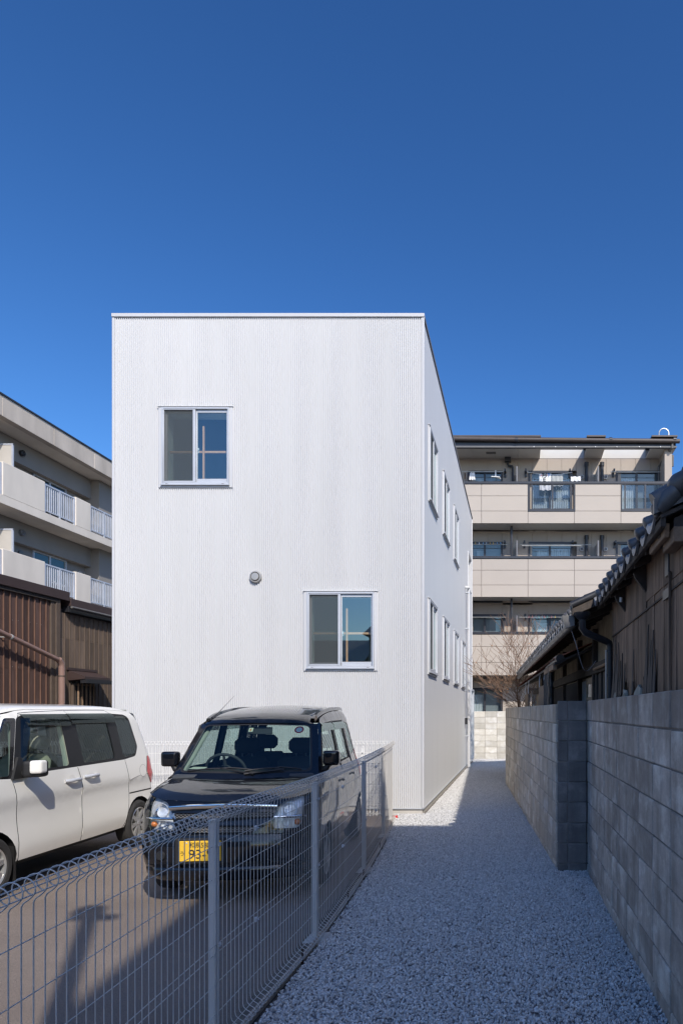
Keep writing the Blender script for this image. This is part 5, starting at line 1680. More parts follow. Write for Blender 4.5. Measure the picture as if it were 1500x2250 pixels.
M['paint_black'] = plain('black_paint', (0.004, 0.005, 0.008), 0.35, 0, 0.05, 2, coat=1.0, spec=0.08)
M['paint_white'] = plain('pearl_white_paint', (0.83, 0.81, 0.75), 0.32, 0, 0.015, 1.5, coat=0.8)
M['gloss_black'] = plain('gloss_black', (0.012, 0.012, 0.014), 0.12, 0, 0.05, 2, coat=0.5)
M['rubber'] = plain('black_rubber', (0.014, 0.014, 0.015), 0.6)
M['tyre'] = plain('tyre_rubber', (0.03, 0.029, 0.028), 0.8, 0, 0.2, 12)
M['rim'] = plain('silver_rim', (0.58, 0.58, 0.57), 0.28, 0.7, 0.05, 6)
M['rim_dull'] = plain('dull_rim', (0.40, 0.38, 0.35), 0.4, 0.4, 0.15, 6)
M['chrome'] = plain('chrome', (0.75, 0.76, 0.78), 0.08, 1.0, 0.02)
M['car_glass'] = glass('car_glass', (0.66, 0.76, 0.72), 0.02)
M['tinted'] = glass('tinted_glass', (0.16, 0.17, 0.18), 0.0)
M['windscreen'] = glass('windscreen_glass', (0.60, 0.70, 0.68), 0.01)
M['visor'] = glass('smoked_visor', (0.20, 0.19, 0.20), 0.0)
M['cabin'] = plain('grey_cabin_trim', (0.055, 0.06, 0.066), 0.8)
M['cabin_light'] = plain('pale_pillar_trim', (0.42, 0.44, 0.38), 0.8)
M['cabin_tan'] = plain('beige_seat_cloth', (0.35, 0.33, 0.26), 0.9)
M['seat'] = plain('dark_seat_cloth', (0.035, 0.037, 0.042), 0.95)
M['lens'] = glass('lamp_lens', (0.94, 0.95, 0.95), 0.0)
M['reflector'] = plain('lamp_reflector', (0.74, 0.75, 0.76), 0.32, 0.45, 0.25, 22, bmp=0.5, bscale=28)
M['amber'] = plain('amber_bulb', (0.65, 0.20, 0.05), 0.3)
M['tail_red'] = plain('red_lamp', (0.55, 0.02, 0.025), 0.18, 0, 0.08, 20, coat=0.6)
M['plate'] = plain('yellow_plate', (0.80, 0.48, 0.035), 0.5, 0, 0.03)
M['paper'] = plain('cream_paper', (0.72, 0.72, 0.55), 0.8)
M['red_print2'] = plain('red_sticker', (0.6, 0.03, 0.06), 0.6)

def finish(root, parts):
    made = {}
    for nm, p in parts.items():
        par = root if not p.get('parent') else made.get(p['parent'], root)
        made[nm] = p['mb'].build(p['name'], p['mat'], par, smooth=40, fix=True)
    return made

def car_shell(root, P, mirror_feats, front_feats, hood_feats, screen_feats, rear_feats, paint, res=.055):
    w = P['w']; fp = P['fp']; rp = P['rp']; A = P['A']; zr = P['zr']; hz = P['hz']
    rf, rr, rA, rt, rh = P['rf'], P['rr'], .07, P['rt'], .06
    bow, bowW, zh, zb, s_c = P['bow'], P['bowW'], P['zh'], P['zb'], P['s_c']
    parts = {}
    def bowF(z): return bow * ((w(z) - .29 * rf) / .7) ** 2
    def front_lim(z):
        return fp(z) + bowF(z) if z < zh else None
    def xs_(s, z):
        x = w(z)
        if z < zb: x -= rnd_c(rf, s - fp(min(z, zh)) - bowF(min(z, zh)))
        else: x -= rnd_c(rA, s - A(z))
        x -= rnd_c(rr, rp(z) - s)
        if s < s_c: x -= rnd_c(rh, hz(s) - z)
        else: x -= rnd_c(rt, zr(s) - z)
        return x
    # side outline, clockwise from the front sill
    pts = []
    zlo = P['zlo']
    e = .29
    zz = [zlo + (zh - zlo) * k / 8 for k in range(9)]
    def sF(z): return fp(z) + bowF(z) + e * rf
    top = []
    s = sF(zh)
    zstart = hz(s) - e * rh
    pts += [(sF(min(z, zh)), z) for z in [zlo + (zstart - zlo) * k / 10 for k in range(11)]]
    n = 8
    for k in range(1, n + 1):
        s_ = s + (s_c - s) * k / n
        pts.append((s_, hz(s_) - e * rh))
    zt0 = P['ztopA']
    z0 = zb + .005
    for k in range(0, 9):
        z = z0 + (zt0 - e * rt - z0) * k / 8
        pts.append((A(z) + e * rA, z))
    sr_top = rp(zr(P['s_r'])) - e * rr
    s0_ = A(zt0 - e * rt) + e * rA
    for k in range(1, 15):
        s_ = s0_ + .03 + (P['s_r'] - s0_ - .03) * k / 14
        pts.append((s_, zr(s_) - e * rt))
    zc = zr(P['s_r']) - e * rt
    for k in range(1, 15):
        z = zc + (P['zlo_r'] - zc) * k / 14
        pts.append((rp(z) - e * rr, z))
    def arch(c, r, rev=True):
        zs_ = P['sill']; out = []
        for k in range(0, 15):
            a = PI * k / 14
            out.append((c[0] + r * math.cos(a), max(zs_, c[1] + r * math.sin(a))))
        return out
    pts += arch(P['rear_c'], P['arch_r']) + arch(P['front_c'], P['arch_r'])
    for sg in (1, -1):
        def fn(s, z, rec, sg=sg): return (sg * (xs_(s, z) - rec), s, z)
        fe = [dict(f, id=f['id'] + str(sg), parent=(f['parent'] + str(sg)) if f['parent'] else None) for f in mirror_feats]
        patch(pts, fe, fn, res, parts, dict(id='body', name='body', mat=paint))
    # front
    def sfront(x, z): return fp(min(z, zh)) + bow * (x / .7) ** 2 + rnd_c(rf, w(min(z, zh)) - abs(x))
    def ztopF(x): return hz(sfront(x, zh)) - rnd_c(rh, w(zh) - abs(x)) - .002
    def edge(z): return w(z) - e * rf
    left = [(-edge(min(z, zh)), z) for z in [zlo + (zstart - zlo) * k / 8 for k in range(9)]]
    xe = edge(zh)
    topl = [(-xe + 2 * xe * k / 24, ztopF(-xe + 2 * xe * k / 24)) for k in range(25)]
    right = [(-x, z) for x, z in left[::-1]]
    patch(left + topl[1:-1] + right, front_feats, lambda x, z, rec: (x, sfront(x, z) + rec, z), res, parts, dict(id='body', name='body', mat=paint))
    # hood
    def cowl(x): return s_c - bowW * (1 - (x / .7) ** 2)
    def wh(s): return w(min(hz(s), zb)) - e * rh
    crown = P.get('crown', .02)
    def hoodz(x, s):
        wv = w(min(hz(s), zb))
        return hz(s) - rnd_c(rh, wv - abs(x)) + crown * (1 - (x / wv) ** 2) * min(1, max(0, (s - sfront(x, zh)) / .12))
    fr = [(-xe + 2 * xe * k / 24, sfront(-xe + 2 * xe * k / 24, zh)) for k in range(25)]
    rs = [(wh(fr[-1][1] + (s_c - fr[-1][1]) * k / 6), fr[-1][1] + (s_c - fr[-1][1]) * k / 6) for k in range(1, 7)]
    xc = rs[-1][0]
    bk = [(xc - 2 * xc * k / 16, cowl(xc - 2 * xc * k / 16) + .03) for k in range(1, 16)]
    ls = [(-x, s) for x, s in rs[::-1]]
    patch(fr + rs + bk + ls, hood_feats, lambda x, s, rec: (x, s, hoodz(x, s) - rec), res, parts, dict(id='hood', name='hood', mat=paint))
    # windscreen
    zt_ = P['ztopA']
    def ssc(x, z):
        wv = w(z)
        return A(z) - bowW * (1 - (x / wv) ** 2) + rnd_c(rA, wv - abs(x))
    zs2 = [z0 - .03 + (zt_ - e * rt - z0 + .03) * k / 8 for k in range(9)]
    lf = [(-(w(z) - e * rA), z) for z in zs2]
    rg = [(-x, z) for x, z in lf[::-1]]
    xt = rg[0][0]
    xt_ = xt
    tp = [(-xt + 2 * xt * k / 16, zt_ - e * rt + .012 * (1 - (2 * k / 16 - 1) ** 2)) for k in range(1, 16)]
    patch(lf + tp + rg, screen_feats, lambda x, z, rec: (x, ssc(x, z) + rec, z), res, parts, dict(id='frame', name='windscreen_frame', mat=P.get('pillar', paint)))
    # roof
    wR = w(zr(2.0))
    xr = wR - e * rt
    def roofz(x, s):
        z = zr(s) + P['roof_crown'] * (1 - (x / wR) ** 2) - rnd_c(rt, wR - abs(x))
        zE = zt_ - e * rt + .012 * (1 - (x / xt_) ** 2)
        q = min(1, max(0, (s - ssc(x, zt_ - e * rt)) / .26))
        return zE + (z - zE) * math.sqrt(max(0, 1 - (1 - q) ** 2))
    ft = [(-xr + 2 * xr * k / 16, ssc(-xr + 2 * xr * k / 16, zt_ - e * rt) - .0) for k in range(17)]
    rt_s = P['s_r']
    bkr = [(xr - 2 * xr * k / 16, rt_s + .05 * (1 - (2 * k / 16 - 1) ** 2)) for k in range(17)]
    patch(ft + bkr, [], lambda x, s, rec: (x, s, roofz(x, s)), res, parts, dict(id='roof', name='roof', mat=paint))
    # rear
    zs3 = [P['zlo_r'] + (zc - P['zlo_r']) * k / 10 for k in range(11)]
    lf = [(-(w(z) - e * rr), z) for z in zs3]
    rg = [(-x, z) for x, z in lf[::-1]]
    xt = rg[0][0]
    tp = [(-xt + 2 * xt * k / 16, zc + (P['roof_crown'] + .03) * (1 - (2 * k / 16 - 1) ** 2)) for k in range(1, 16)]
    patch(lf + tp + rg, rear_feats, lambda x, z, rec: (x, rp(z) + .05 * (1 - (x / .7) ** 2) - rnd_c(rr, w(z) - abs(x)) - rec, z), res, parts, dict(id='body', name='body', mat=paint))
    made = finish(root, parts)
    # wheel housings and floor
    m = MB()
    for c in (P['front_c'], P['rear_c']):
        for sg in (1, -1):
            rows = []
            for x in (sg * (w(.4) - .012), sg * (w(.4) - .28)):
                rows.append([(x, c[0] + (P['arch_r'] + .012) * math.cos(PI * k / 14), max(P['sill'] - .02, c[1] + (P['arch_r'] + .012) * math.sin(PI * k / 14))) for k in range(15)])
            m.grid(rows)
            m.f.append([m.add(p) for p in rows[1]])
    m.box(-w(.3) + .10, w(.3) - .10, P['front_c'][0] + P['arch_r'] + .02, P['rear_c'][0] - P['arch_r'] - .02, P['sill'] + .01, P['sill'] + .08)
    m.box(-.42, .42, .25, P['L'] - .25, .17, .24)
    m.build('underbody', 'rubber', root)
    return dict(xs=xs_, sfront=sfront, hood=hoodz, screen=ssc, made=made, edge=edge, roofz=roofz)

# ---- black kei wagon
bc = thing('black_car', 'glossy black boxy hatchback with a yellow number plate, parked behind the wire fence', 'car', (-2.425, 5.57, 0), R(6.1))
bc['local'] = 1
PB = dict(w=interp([(.18, .66), (.3, .70), (.45, .725), (.62, .7375), (.82, .728), (.95, .70), (1.03, .668), (1.25, .622), (1.5, .568), (1.65, .535)]),
          fp=interp([(.18, .10), (.26, .04), (.36, .0), (.5, .0), (.6, .025), (.7, .035), (.8, .06), (.86, .12)]),
          rp=interp([(.25, 3.34), (.4, 3.385), (.7, 3.375), (1.03, 3.345), (1.3, 3.28), (1.5, 3.20), (1.6, 3.12)]),
          A=interp([(1.0, .69), (1.03, .72), (1.25, .96), (1.45, 1.17), (1.55, 1.29)]),
          zr=interp([(1.1, 1.50), (1.25, 1.53), (1.7, 1.59), (2.3, 1.625), (2.8, 1.63), (3.2, 1.61)]),
          hz=interp([(.05, .835), (.15, .858), (.25, .89), (.4, .935), (.55, .975), (.72, 1.015)]),
          rf=.24, rr=.12, rt=.085, bow=.10, bowW=.13, zh=.86, zb=1.02, s_c=.72, zlo=.20, zlo_r=.27, ztopA=1.50, s_r=3.14, sill=.21,
          front_c=(.73, .265), rear_c=(3.085, .265), arch_r=.315, roof_crown=.045, L=3.395)
WB = [F('sw1', 'window_seal', 'rubber', rounded([(.80, 1.045), (1.25, 1.475), (1.91, 1.495), (1.91, 1.04)], .03)),
      F('sg1', 'side_window', 'car_glass', rounded([(.90, 1.065), (1.275, 1.455), (1.83, 1.475), (1.83, 1.06)], .03), .006),
      F('sw2', 'window_seal', 'rubber', rounded([(1.92, 1.04), (1.92, 1.495), (2.70, 1.495), (2.74, 1.045)], .03)),
      F('sg2', 'side_window', 'car_glass', rounded([(1.99, 1.06), (1.99, 1.475), (2.56, 1.475), (2.60, 1.06)], .03), .006),
      F('sg3', 'side_window', 'tinted', rounded([(2.80, 1.07), (2.78, 1.475), (3.03, 1.455), (3.13, 1.10)], .04), .004),
      F('g1', 'door_gap', 'rubber', ribbon(smooth_line([(.80, 1.0), (1.02, .92), (1.04, .60), (1.08, .26)]), .008), .004),
      F('g2', 'door_gap', 'rubber', ribbon(smooth_line([(1.915, 1.5), (1.915, .95), (1.93, .28)]), .008), .004),
      F('g3', 'door_gap', 'rubber', ribbon(smooth_line([(2.73, 1.5), (2.76, .95), (2.72, .72), (2.66, .6)]), .008), .004),
      F('g4', 'door_gap', 'rubber', ribbon([(1.07, .265), (2.70, .275)], .010), .004),
      F('bl', 'side_step', 'paint_black', [(1.06, .215), (2.72, .215), (2.72, .255), (1.06, .255)], -.012),
      F('st', 'tail_lamp', 'tail_red', [(3.10, .80), (3.34, .80), (3.30, 1.12), (3.16, 1.12)], -.004)]
def mirx(poly): return [(-x, y) for x, y in poly]
lampP = rounded([(.385, .615), (.375, .66), (.425, .80), (.47, .845), (.56, .87), (.61, .88), (.622, .84), (.618, .66), (.58, .615)], .03)
FB = [F('sm1', 'grille_opening', 'dark_void', rounded([(-.42, .765), (.42, .765), (.36, .66), (.24, .60), (-.24, .60), (-.36, .66)], .04), .045),
      F('sm2', 'intake', 'dark_void', rounded([(-.34, .365), (.34, .365), (.30, .285), (-.30, .285)], .03), .03),
      F('bg', 'bumper_seam', 'rubber', ribbon([(-.66, .575), (-.40, .585), (0, .59), (.40, .585), (.66, .575)], .010), .008),
      F('bs', 'bumper_seam', 'rubber', ribbon([(-.68, .33), (-.4, .365), (-.36, .38)], .008), .006),
      F('bs2', 'bumper_seam', 'rubber', ribbon([(.68, .33), (.4, .365), (.36, .38)], .008), .006),
      F('fl', 'lamp_hole', 'rubber', lampP, .10), F('fr', 'lamp_hole', 'rubber', mirx(lampP), .10)]
HB = [F('hg', 'hood_seam', 'rubber', ribbon(smooth_line([(-.645, .30), (-.60, .50), (-.56, .66)]), .006), .004),
      F('hg2', 'hood_seam', 'rubber', ribbon(smooth_line([(.645, .30), (.60, .50), (.56, .66)]), .006), .004),
      F('hc', 'cowl_panel', 'rubber', [(-.60, .68), (-.3, .61), (0, .585), (.3, .61), (.60, .68), (.60, .76), (0, .66), (-.60, .76)], .006)]
def scr(zb_, zt_, ins): 
    w = PB['w']
    return rounded([(-(w(zb_) - ins), zb_), (-(w(zt_) - ins), zt_), (0, zt_ + .010), (w(zt_) - ins, zt_), (w(zb_) - ins, zb_), (0, zb_ - .005)], .05)
SB = [F('seal', 'windscreen_seal', 'rubber', scr(1.045, 1.468, .072)), F('ws', 'windscreen', 'windscreen', scr(1.06, 1.458, .088), .004)]
RB = [F('rs', 'rear_seal', 'rubber', rounded([(-.54, 1.04), (-.47, 1.47), (.47, 1.47), (.54, 1.04)], .05)), F('rg', 'rear_window', 'car_glass', rounded([(-.515, 1.06), (-.45, 1.45), (.45, 1.45), (.515, 1.06)], .05), .004)]
S = car_shell(bc, PB, WB, FB, HB, SB, RB, 'paint_black')
for sg in (1, -1):
    for c in ('front_c', 'rear_c'): wheel(bc, sg * .715, PB[c][0], .265, .265, .180, sg, 6, 'rim_dull', 1)
# lamps: bowl, reflector bowls, amber bulb, lens
for sg in (1, -1):
    pl_ = lampP if sg > 0 else mirx(lampP)
    prt = {}
    patch(pl_, [], lambda x, z, rec: (x, S['sfront'](x, z) + .075 - .04 * ((x * sg - .38) / .3), z), .03, prt, dict(id='r', name='headlight', mat='reflector'))
    hl_ = prt['r']['mb'].build('headlight', 'reflector', bc, smooth=40)
    m = MB()
    for cx_, cz_, r_ in ((.52, .775, .062), (.49, .665, .035)):
        m.lathe([(r_, -.0), (r_ * .8, .03), (r_ * .4, .05), (.012, .055)], (sg * cx_, S['sfront'](cx_, cz_) + .028, cz_), (0, 1, 0), 18)
    m.build('reflector_bowl', 'chrome', hl_, smooth=60)
    m = MB(); m.lathe([(.001, -.012), (.018, -.008), (.026, .01), (.026, .03)], (sg * .575, S['sfront'](.575, .665) + .03, .665), (0, 1, 0), 12); m.build('indicator_bulb', 'amber', hl_, smooth=60)
    m = MB(); 
    prt = {}
    patch(pl_, [], lambda x, z, rec: (x, S['sfront'](x, z) - .004, z), .03, prt, dict(id='r', name='lens', mat='lens'))
    prt['r']['mb'].build('lens', 'lens', hl_, smooth=60)
    m = MB(); m.tube([(sg * x_, S['sfront'](x_, .718) + .012, .718 - .02 * (x_ - .4)) for x_ in (.40, .46, .52, .58, .64)], .012, 6); m.build('lamp_divider', 'chrome', hl_, smooth=60)
# chrome bar, grille lattices
def fpt(x, z, off): return Vector((x, S['sfront'](x, z) - off, z))
m = MB()
rows = []
for o_, z_ in ((.0, .830), (.022, .826), (.026, .812), (.020, .792), (.0, .786)):
    rows.append([fpt(-.43 + .86 * k / 24, .80, 0) * 1 + Vector((0, -o_, z_ - .80 - .018 * (abs(-1 + 2 * k / 24)) ** 2 + .01)) for k in range(25)])
m.grid(rows); m.build('chrome_bar', 'chrome', bc, smooth=60)
m = MB()
def lattice(x0, x1, z0, z1, nx, nz, off):
    dx = (x1 - x0) / nx; dz = (z1 - z0) / nz
    for i in range(nx):
        for j in range(nz):
            a = (x0 + i * dx, z0 + (j + .5) * dz); b = (x0 + (i + .5) * dx, z0 + (j + 1) * dz); c = (x0 + (i + 1) * dx, z0 + (j + .5) * dz); d = (x0 + (i + .5) * dx, z0 + j * dz)
            for p, q in ((a, b), (b, c), (c, d), (d, a)):
                zc_ = (p[1] + q[1]) / 2
                if abs((p[0] + q[0]) / 2) < .42 - max(0, .765 - zc_) * .9: m.tube([fpt(*p, -off), fpt(*q, -off)], .0017, 3, cap=False)
lattice(-.42, .42, .725, .765, 26, 2, .020); lattice(-.36, .36, .605, .645, 22, 2, .020)
m.build('grille_mesh', 'rim_dull', bc)
m = MB()
m.prism([(-.40, .715), (.40, .715), (.385, .665), (.30, .655), (-.30, .655), (-.385, .665)], lambda x, z: fpt(x, z, -.03), lambda x, z: fpt(x, z, -.004)); m.build('grille_bar', 'paint_black', bc)
# number plate
npz, npx = .468, -.155
m = MB(); m.box(npx - .165, npx + .165, -.012, .0, npz - .0825, npz + .0825, .004)
T = Matrix.Translation((0, S['sfront'](npx, npz) - .020, 0)); m.v = [T @ p for p in m.v]
npo = m.build('number_plate', 'plate', bc)
ypl = S['sfront'](npx, npz) - .0335
M['plate_ink'] = plain('plate_ink', (0.012, 0.012, 0.012), 0.7)
def ptext(body, size, x, z, sx=1.0):
    me = text_mesh(body, size, 'plate_text')
    for v_ in me.vertices: v_.co = (npx + x + v_.co.x * sx, ypl - v_.co.z, npz + z + v_.co.y)
    place('plate_text', me, 'plate_ink', npo)
ptext('和泉', .047, -.035, .047); ptext('580', .056, .045, .046, .85); ptext('93-96', .105, .035, -.028, 1.0); ptext('う', .042, -.135, -.02)
for sx in (-.10, .10):
    m = MB(); m.lathe([(.007, 0), (.001, .003)], (npx + sx, ypl, npz + .066), (0, -1, 0), 8); m.build('plate_screw', 'alu', npo)
m = MB(); m.box(npx - .20, npx + .20, S['sfront'](npx, npz) - .018, S['sfront'](npx, npz) + .04, npz - .11, npz + .10, .01); m.build('plate_recess', 'rubber', bc)
# bumper lower lip
m = MB(); m.grid([[fpt(-.66 + 1.32 * k / 24, .30, o_) + Vector((0, 0, dz)) for k in range(25)] for o_, dz in ((0, .03), (.012, .02), (.014, -.02), (0, -.05))]); m.build('bumper_lip', 'paint_black', bc, smooth=60)
for sg in (1, -1):
    m = MB(); m.lathe([(.03, -.03), (.045, -.006), (.04, .002), (.03, .02), (.001, .02)], fpt(sg * .48, .42, 0), (0, -1, 0), 16); fo_ = m.build('fog_lamp_bezel', 'rubber', bc, smooth=40)
# mirrors
for sg in (1, -1):
    bm = bmesh.new(); bmesh.ops.create_cube(bm, size=1)
    bmesh.ops.bevel(bm, geom=bm.edges[:], offset=.22, segments=4, profile=.6, affect='EDGES')
    for v_ in bm.verts:
        v_.co = Vector((sg * (.735 + v_.co.x * .150), .90 + v_.co.y * .09 + abs(v_.co.x) * .03, 1.155 + v_.co.z * .14))
    me = bpy.data.meshes.new('mirror'); bm.to_mesh(me); bm.free()
    me.polygons.foreach_set('use_smooth', [True] * len(me.polygons))
    mi = place('mirror', me, 'paint_black', bc)
    m = MB(); m.tube([(sg * .65, .90, 1.04), (sg * .69, .90, 1.06), (sg * .71, .90, 1.10)], [.03, .028, .025], 8); m.build('mirror_arm', 'rubber', mi, smooth=60)
# wipers, antenna, roof rails, visors
def scp(x, z, off): return Vector((x, S['screen'](x, z) - off, z))
for a, b, piv in ((-.50, .10, .05), (.02, .50, -.30)):
    zA, zB = 1.06, 1.085
    m = MB(); m.tube([scp(a + (b - a) * k / 8, zA + .022 * math.sin(PI * k / 8) + (.008 if k > 4 else 0), .016) for k in range(9)], .008, 5)
    mid_ = (a + b) / 2
    m.tube([scp(b if a < 0 else a, 1.035, .02), scp(mid_ + .1, 1.07, .03), scp(mid_, 1.085, .022)], .007, 5)
    m.build('wiper', 'rubber', bc, smooth=60)
m = MB(); m.tube([(-.47, 1.27, 1.525), (-.47, 1.29, 1.54), (-.40, 1.45, 1.67), (-.35, 1.55, 1.76)], [.010, .004, .002, .0012], 5); m.build('antenna', 'rubber', bc, smooth=60)
for sg in (1, -1):
    m = MB(); rows = []
    for s_ in [1.22 + .06 * k for k in range(31)]:
        z_ = S['roofz'](sg * .50, s_)
        rows.append([(sg * x_, s_, z_ + h_) for x_, h_ in ((.475, .0), (.485, .028), (.515, .026), (.525, -.012))])
    m.grid(rows); m.build('roof_rail', 'paint_black', bc, smooth=50)
    for s0, s1 in ((1.24, 1.88), (1.95, 2.72)):
        m = MB(); rows = []
        for z_, o_ in ((1.495, .004), (1.46, .016), (1.40, .020)):
            rows.append([(sg * (PB['w'](z_) + o_ - (.02 if z_ > 1.49 else 0)), max(s_, PB['A'](z_) + .05), z_) for s_ in [s0 + (s1 - s0) * k / 10 for k in range(11)]])
        m.grid(rows); m.build('window_visor', 'visor', bc, smooth=60)
    for s_ in (1.72, 2.52):
        m = MB(); m.box(sg * .725, sg * .755, s_ - .09, s_ + .09, .86, .885, .008); m.build('door_handle', 'paint_black', bc)
# cabin
m = MB(); m.box(-.60, .60, .74, 1.05, .90, 1.045, .05); m.box(-.62, .62, .62, .80, .96, 1.03, .02); m.build('dashboard', 'cabin', bc, smooth=40)
def seat(root, x, s, mat, zb=.42, htop=1.12, hr=True, wd=.24):
    m = MB(); m.box(x - wd, x + wd, s - .30, s + .22, zb, zb + .18, .05)
    m.v = m.v[:]
    st = m.build('seat', mat, root, smooth=50)
    m = MB(); m.box(x - wd, x + wd, -.07, .07, 0, htop - zb - .10, .06)
    for p in m.v: p.y += s + .26 + p.z * .22; p.z += zb + .10
    m.build('seat_back', mat, st, smooth=50)
    if hr:
        m = MB(); m.box(x - .13, x + .13, s + .36, s + .46, htop + .03, htop + .20, .045); m.build('headrest', mat, st, smooth=50)
        m = MB()
        for q in (-.05, .05): m.cyl((x + q, s + .41, htop - .03), (x + q, s + .41, htop + .05), .008, n=6)
        m.build('headrest_posts', 'alu_dark', st)
for x in (-.28, .28): seat(bc, x, 1.35, 'seat', htop=1.12)
for x in (-.33, .33): seat(bc, x, 2.35, 'seat', htop=1.12)
m = MB(); ctr = Vector((-.30, 1.12, 1.02)); nrm_ = Vector((0, .9, .45)).normalized(); u_ = Vector((1, 0, 0)); v2 = nrm_.cross(u_)
m.tube([ctr + (u_ * math.cos(a) + v2 * math.sin(a)) * .185 for a in [2 * PI * k / 28 for k in range(29)]], .015, 8)
sw = m.build('steering_wheel', 'cabin', bc, smooth=60)
m = MB(); m.lathe([(.001, .02), (.06, .015), (.07, -.02)], ctr, nrm_, 16)
for a in (.1, PI - .1, -PI / 2): m.tube([ctr, ctr + (u_ * math.cos(a) + v2 * math.sin(a)) * .18], [.022, .012], 6)
m.tube([ctr, ctr + Vector((0, -.2, -.1))], .03, 8); m.build('wheel_hub', 'cabin', sw, smooth=60)
m = MB(); m.box(-.10, .14, 1.10, 1.115, 1.375, 1.445, .006); m.build('rear_view_mirror', 'cabin', bc)
for sg in (1, -1):
    m = MB(); m.tube([(sg * (PB['w'](z_) - .085), PB['A'](z_) + .075, z_) for z_ in (1.03, 1.15, 1.3, 1.46)], .028, 6); m.build('inner_pillar', 'cabin_light', bc, smooth=60)
    for s0, s1 in ((1.90, 1.90), (2.72, 2.72)):
        m = MB(); m.tube([(sg * (PB['w'](z_) - .03), s0, z_) for z_ in (.95, 1.2, 1.5)], .03, 6); m.build('inner_pillar', 'cabin', bc, smooth=60)
m = MB(); m.box(-.50, .50, 1.32, 3.05, 1.50, 1.53); m.build('headliner', 'cabin', bc)
m = MB(); m.box(-.66, .66, .85, 3.25, .28, .33); m.box(-.66, -.62, 1.0, 3.2, .3, 1.0); m.box(.62, .66, 1.0, 3.2, .3, 1.0); m.build('cabin_floor', 'cabin', bc)
# things stuck to the windscreen and lying under it
def onscreen(name, x0, x1, z0, z1, mat, par, off=-.010):
    m = MB(); m.poly(scp(x0, z0, off), scp(x1, z0, off), scp(x1, z1, off), scp(x0, z1, off)); return m.build(name, mat, par, fix=False)
onscreen('inspection_sticker', -.06, -.02, 1.405, 1.44, 'paper', bc); onscreen('sticker_print', -.048, -.035, 1.412, 1.432, 'amber', bc, -.008)
def disc(name, x, z, r, mat, off):
    m = MB(); m.poly(*[scp(x + r * math.cos(2 * PI * k / 24), z + r * .78 * math.sin(2 * PI * k / 24), off) for k in range(24)]); return m.build(name, mat, bc, fix=False)
disc('round_sticker', .40, 1.42, .042, 'red_print2', -.010); disc('round_sticker_centre', .40, 1.42, .028, 'cloth_white', -.008)
m = MB(); m.poly(scp(-.52, 1.072, -.03), scp(-.37, 1.072, -.03), scp(-.365, 1.085, -.10), scp(-.50, 1.085, -.10)); m.build('paper_card', 'paper', bc, fix=False)

# ---- white kei van
vc = thing('white_van', 'pearl white tall kei van with dark tinted rear windows, parked at the left edge', 'car', (-4.41 + .045 * -.0 - .7375 + .02, 5.2, 0), R(2.6))
vc['local'] = 1
PW = dict(w=interp([(.18, .68), (.24, .705), (.30, .722), (.38, .735), (.48, .731), (.62, .722), (.735, .722), (.775, .728), (.805, .7385), (.9, .732), (1.03, .715), (1.3, .672), (1.55, .625), (1.68, .59)]),
          fp=interp([(.18, .08), (.3, .02), (.5, .0), (.8, .03), (.9, .08)]),
          rp=interp([(.25, 3.36), (.5, 3.385), (.7, 3.385), (1.03, 3.34), (1.3, 3.255), (1.5, 3.18), (1.65, 3.08)]),
          A=interp([(.98, .27), (1.03, .31), (1.3, .54), (1.5, .72), (1.66, .90)]),
          zr=interp([(.6, 1.60), (.8, 1.615), (1.2, 1.645), (2.4, 1.645), (2.9, 1.625), (3.2, 1.57)]),
          hz=interp([(.03, .88), (.15, .93), (.31, 1.0)]),
          rf=.20, rr=.16, rt=.10, bow=.09, bowW=.10, zh=.90, zb=1.0, s_c=.31, zlo=.20, zlo_r=.27, ztopA=1.60, s_r=3.05, sill=.205,
          front_c=(.505, .27), rear_c=(2.955, .27), arch_r=.315, roof_crown=.035, L=3.395)
black_band = rounded([(.775, 1.01), (.955, 1.545), (1.05, 1.565), (1.69, 1.575), (2.52, 1.575), (2.80, 1.562), (2.885, 1.52), (2.975, 1.18), (2.90, 1.07), (2.64, 1.045), (1.62, 1.035), (1.1, 1.03)], .04)
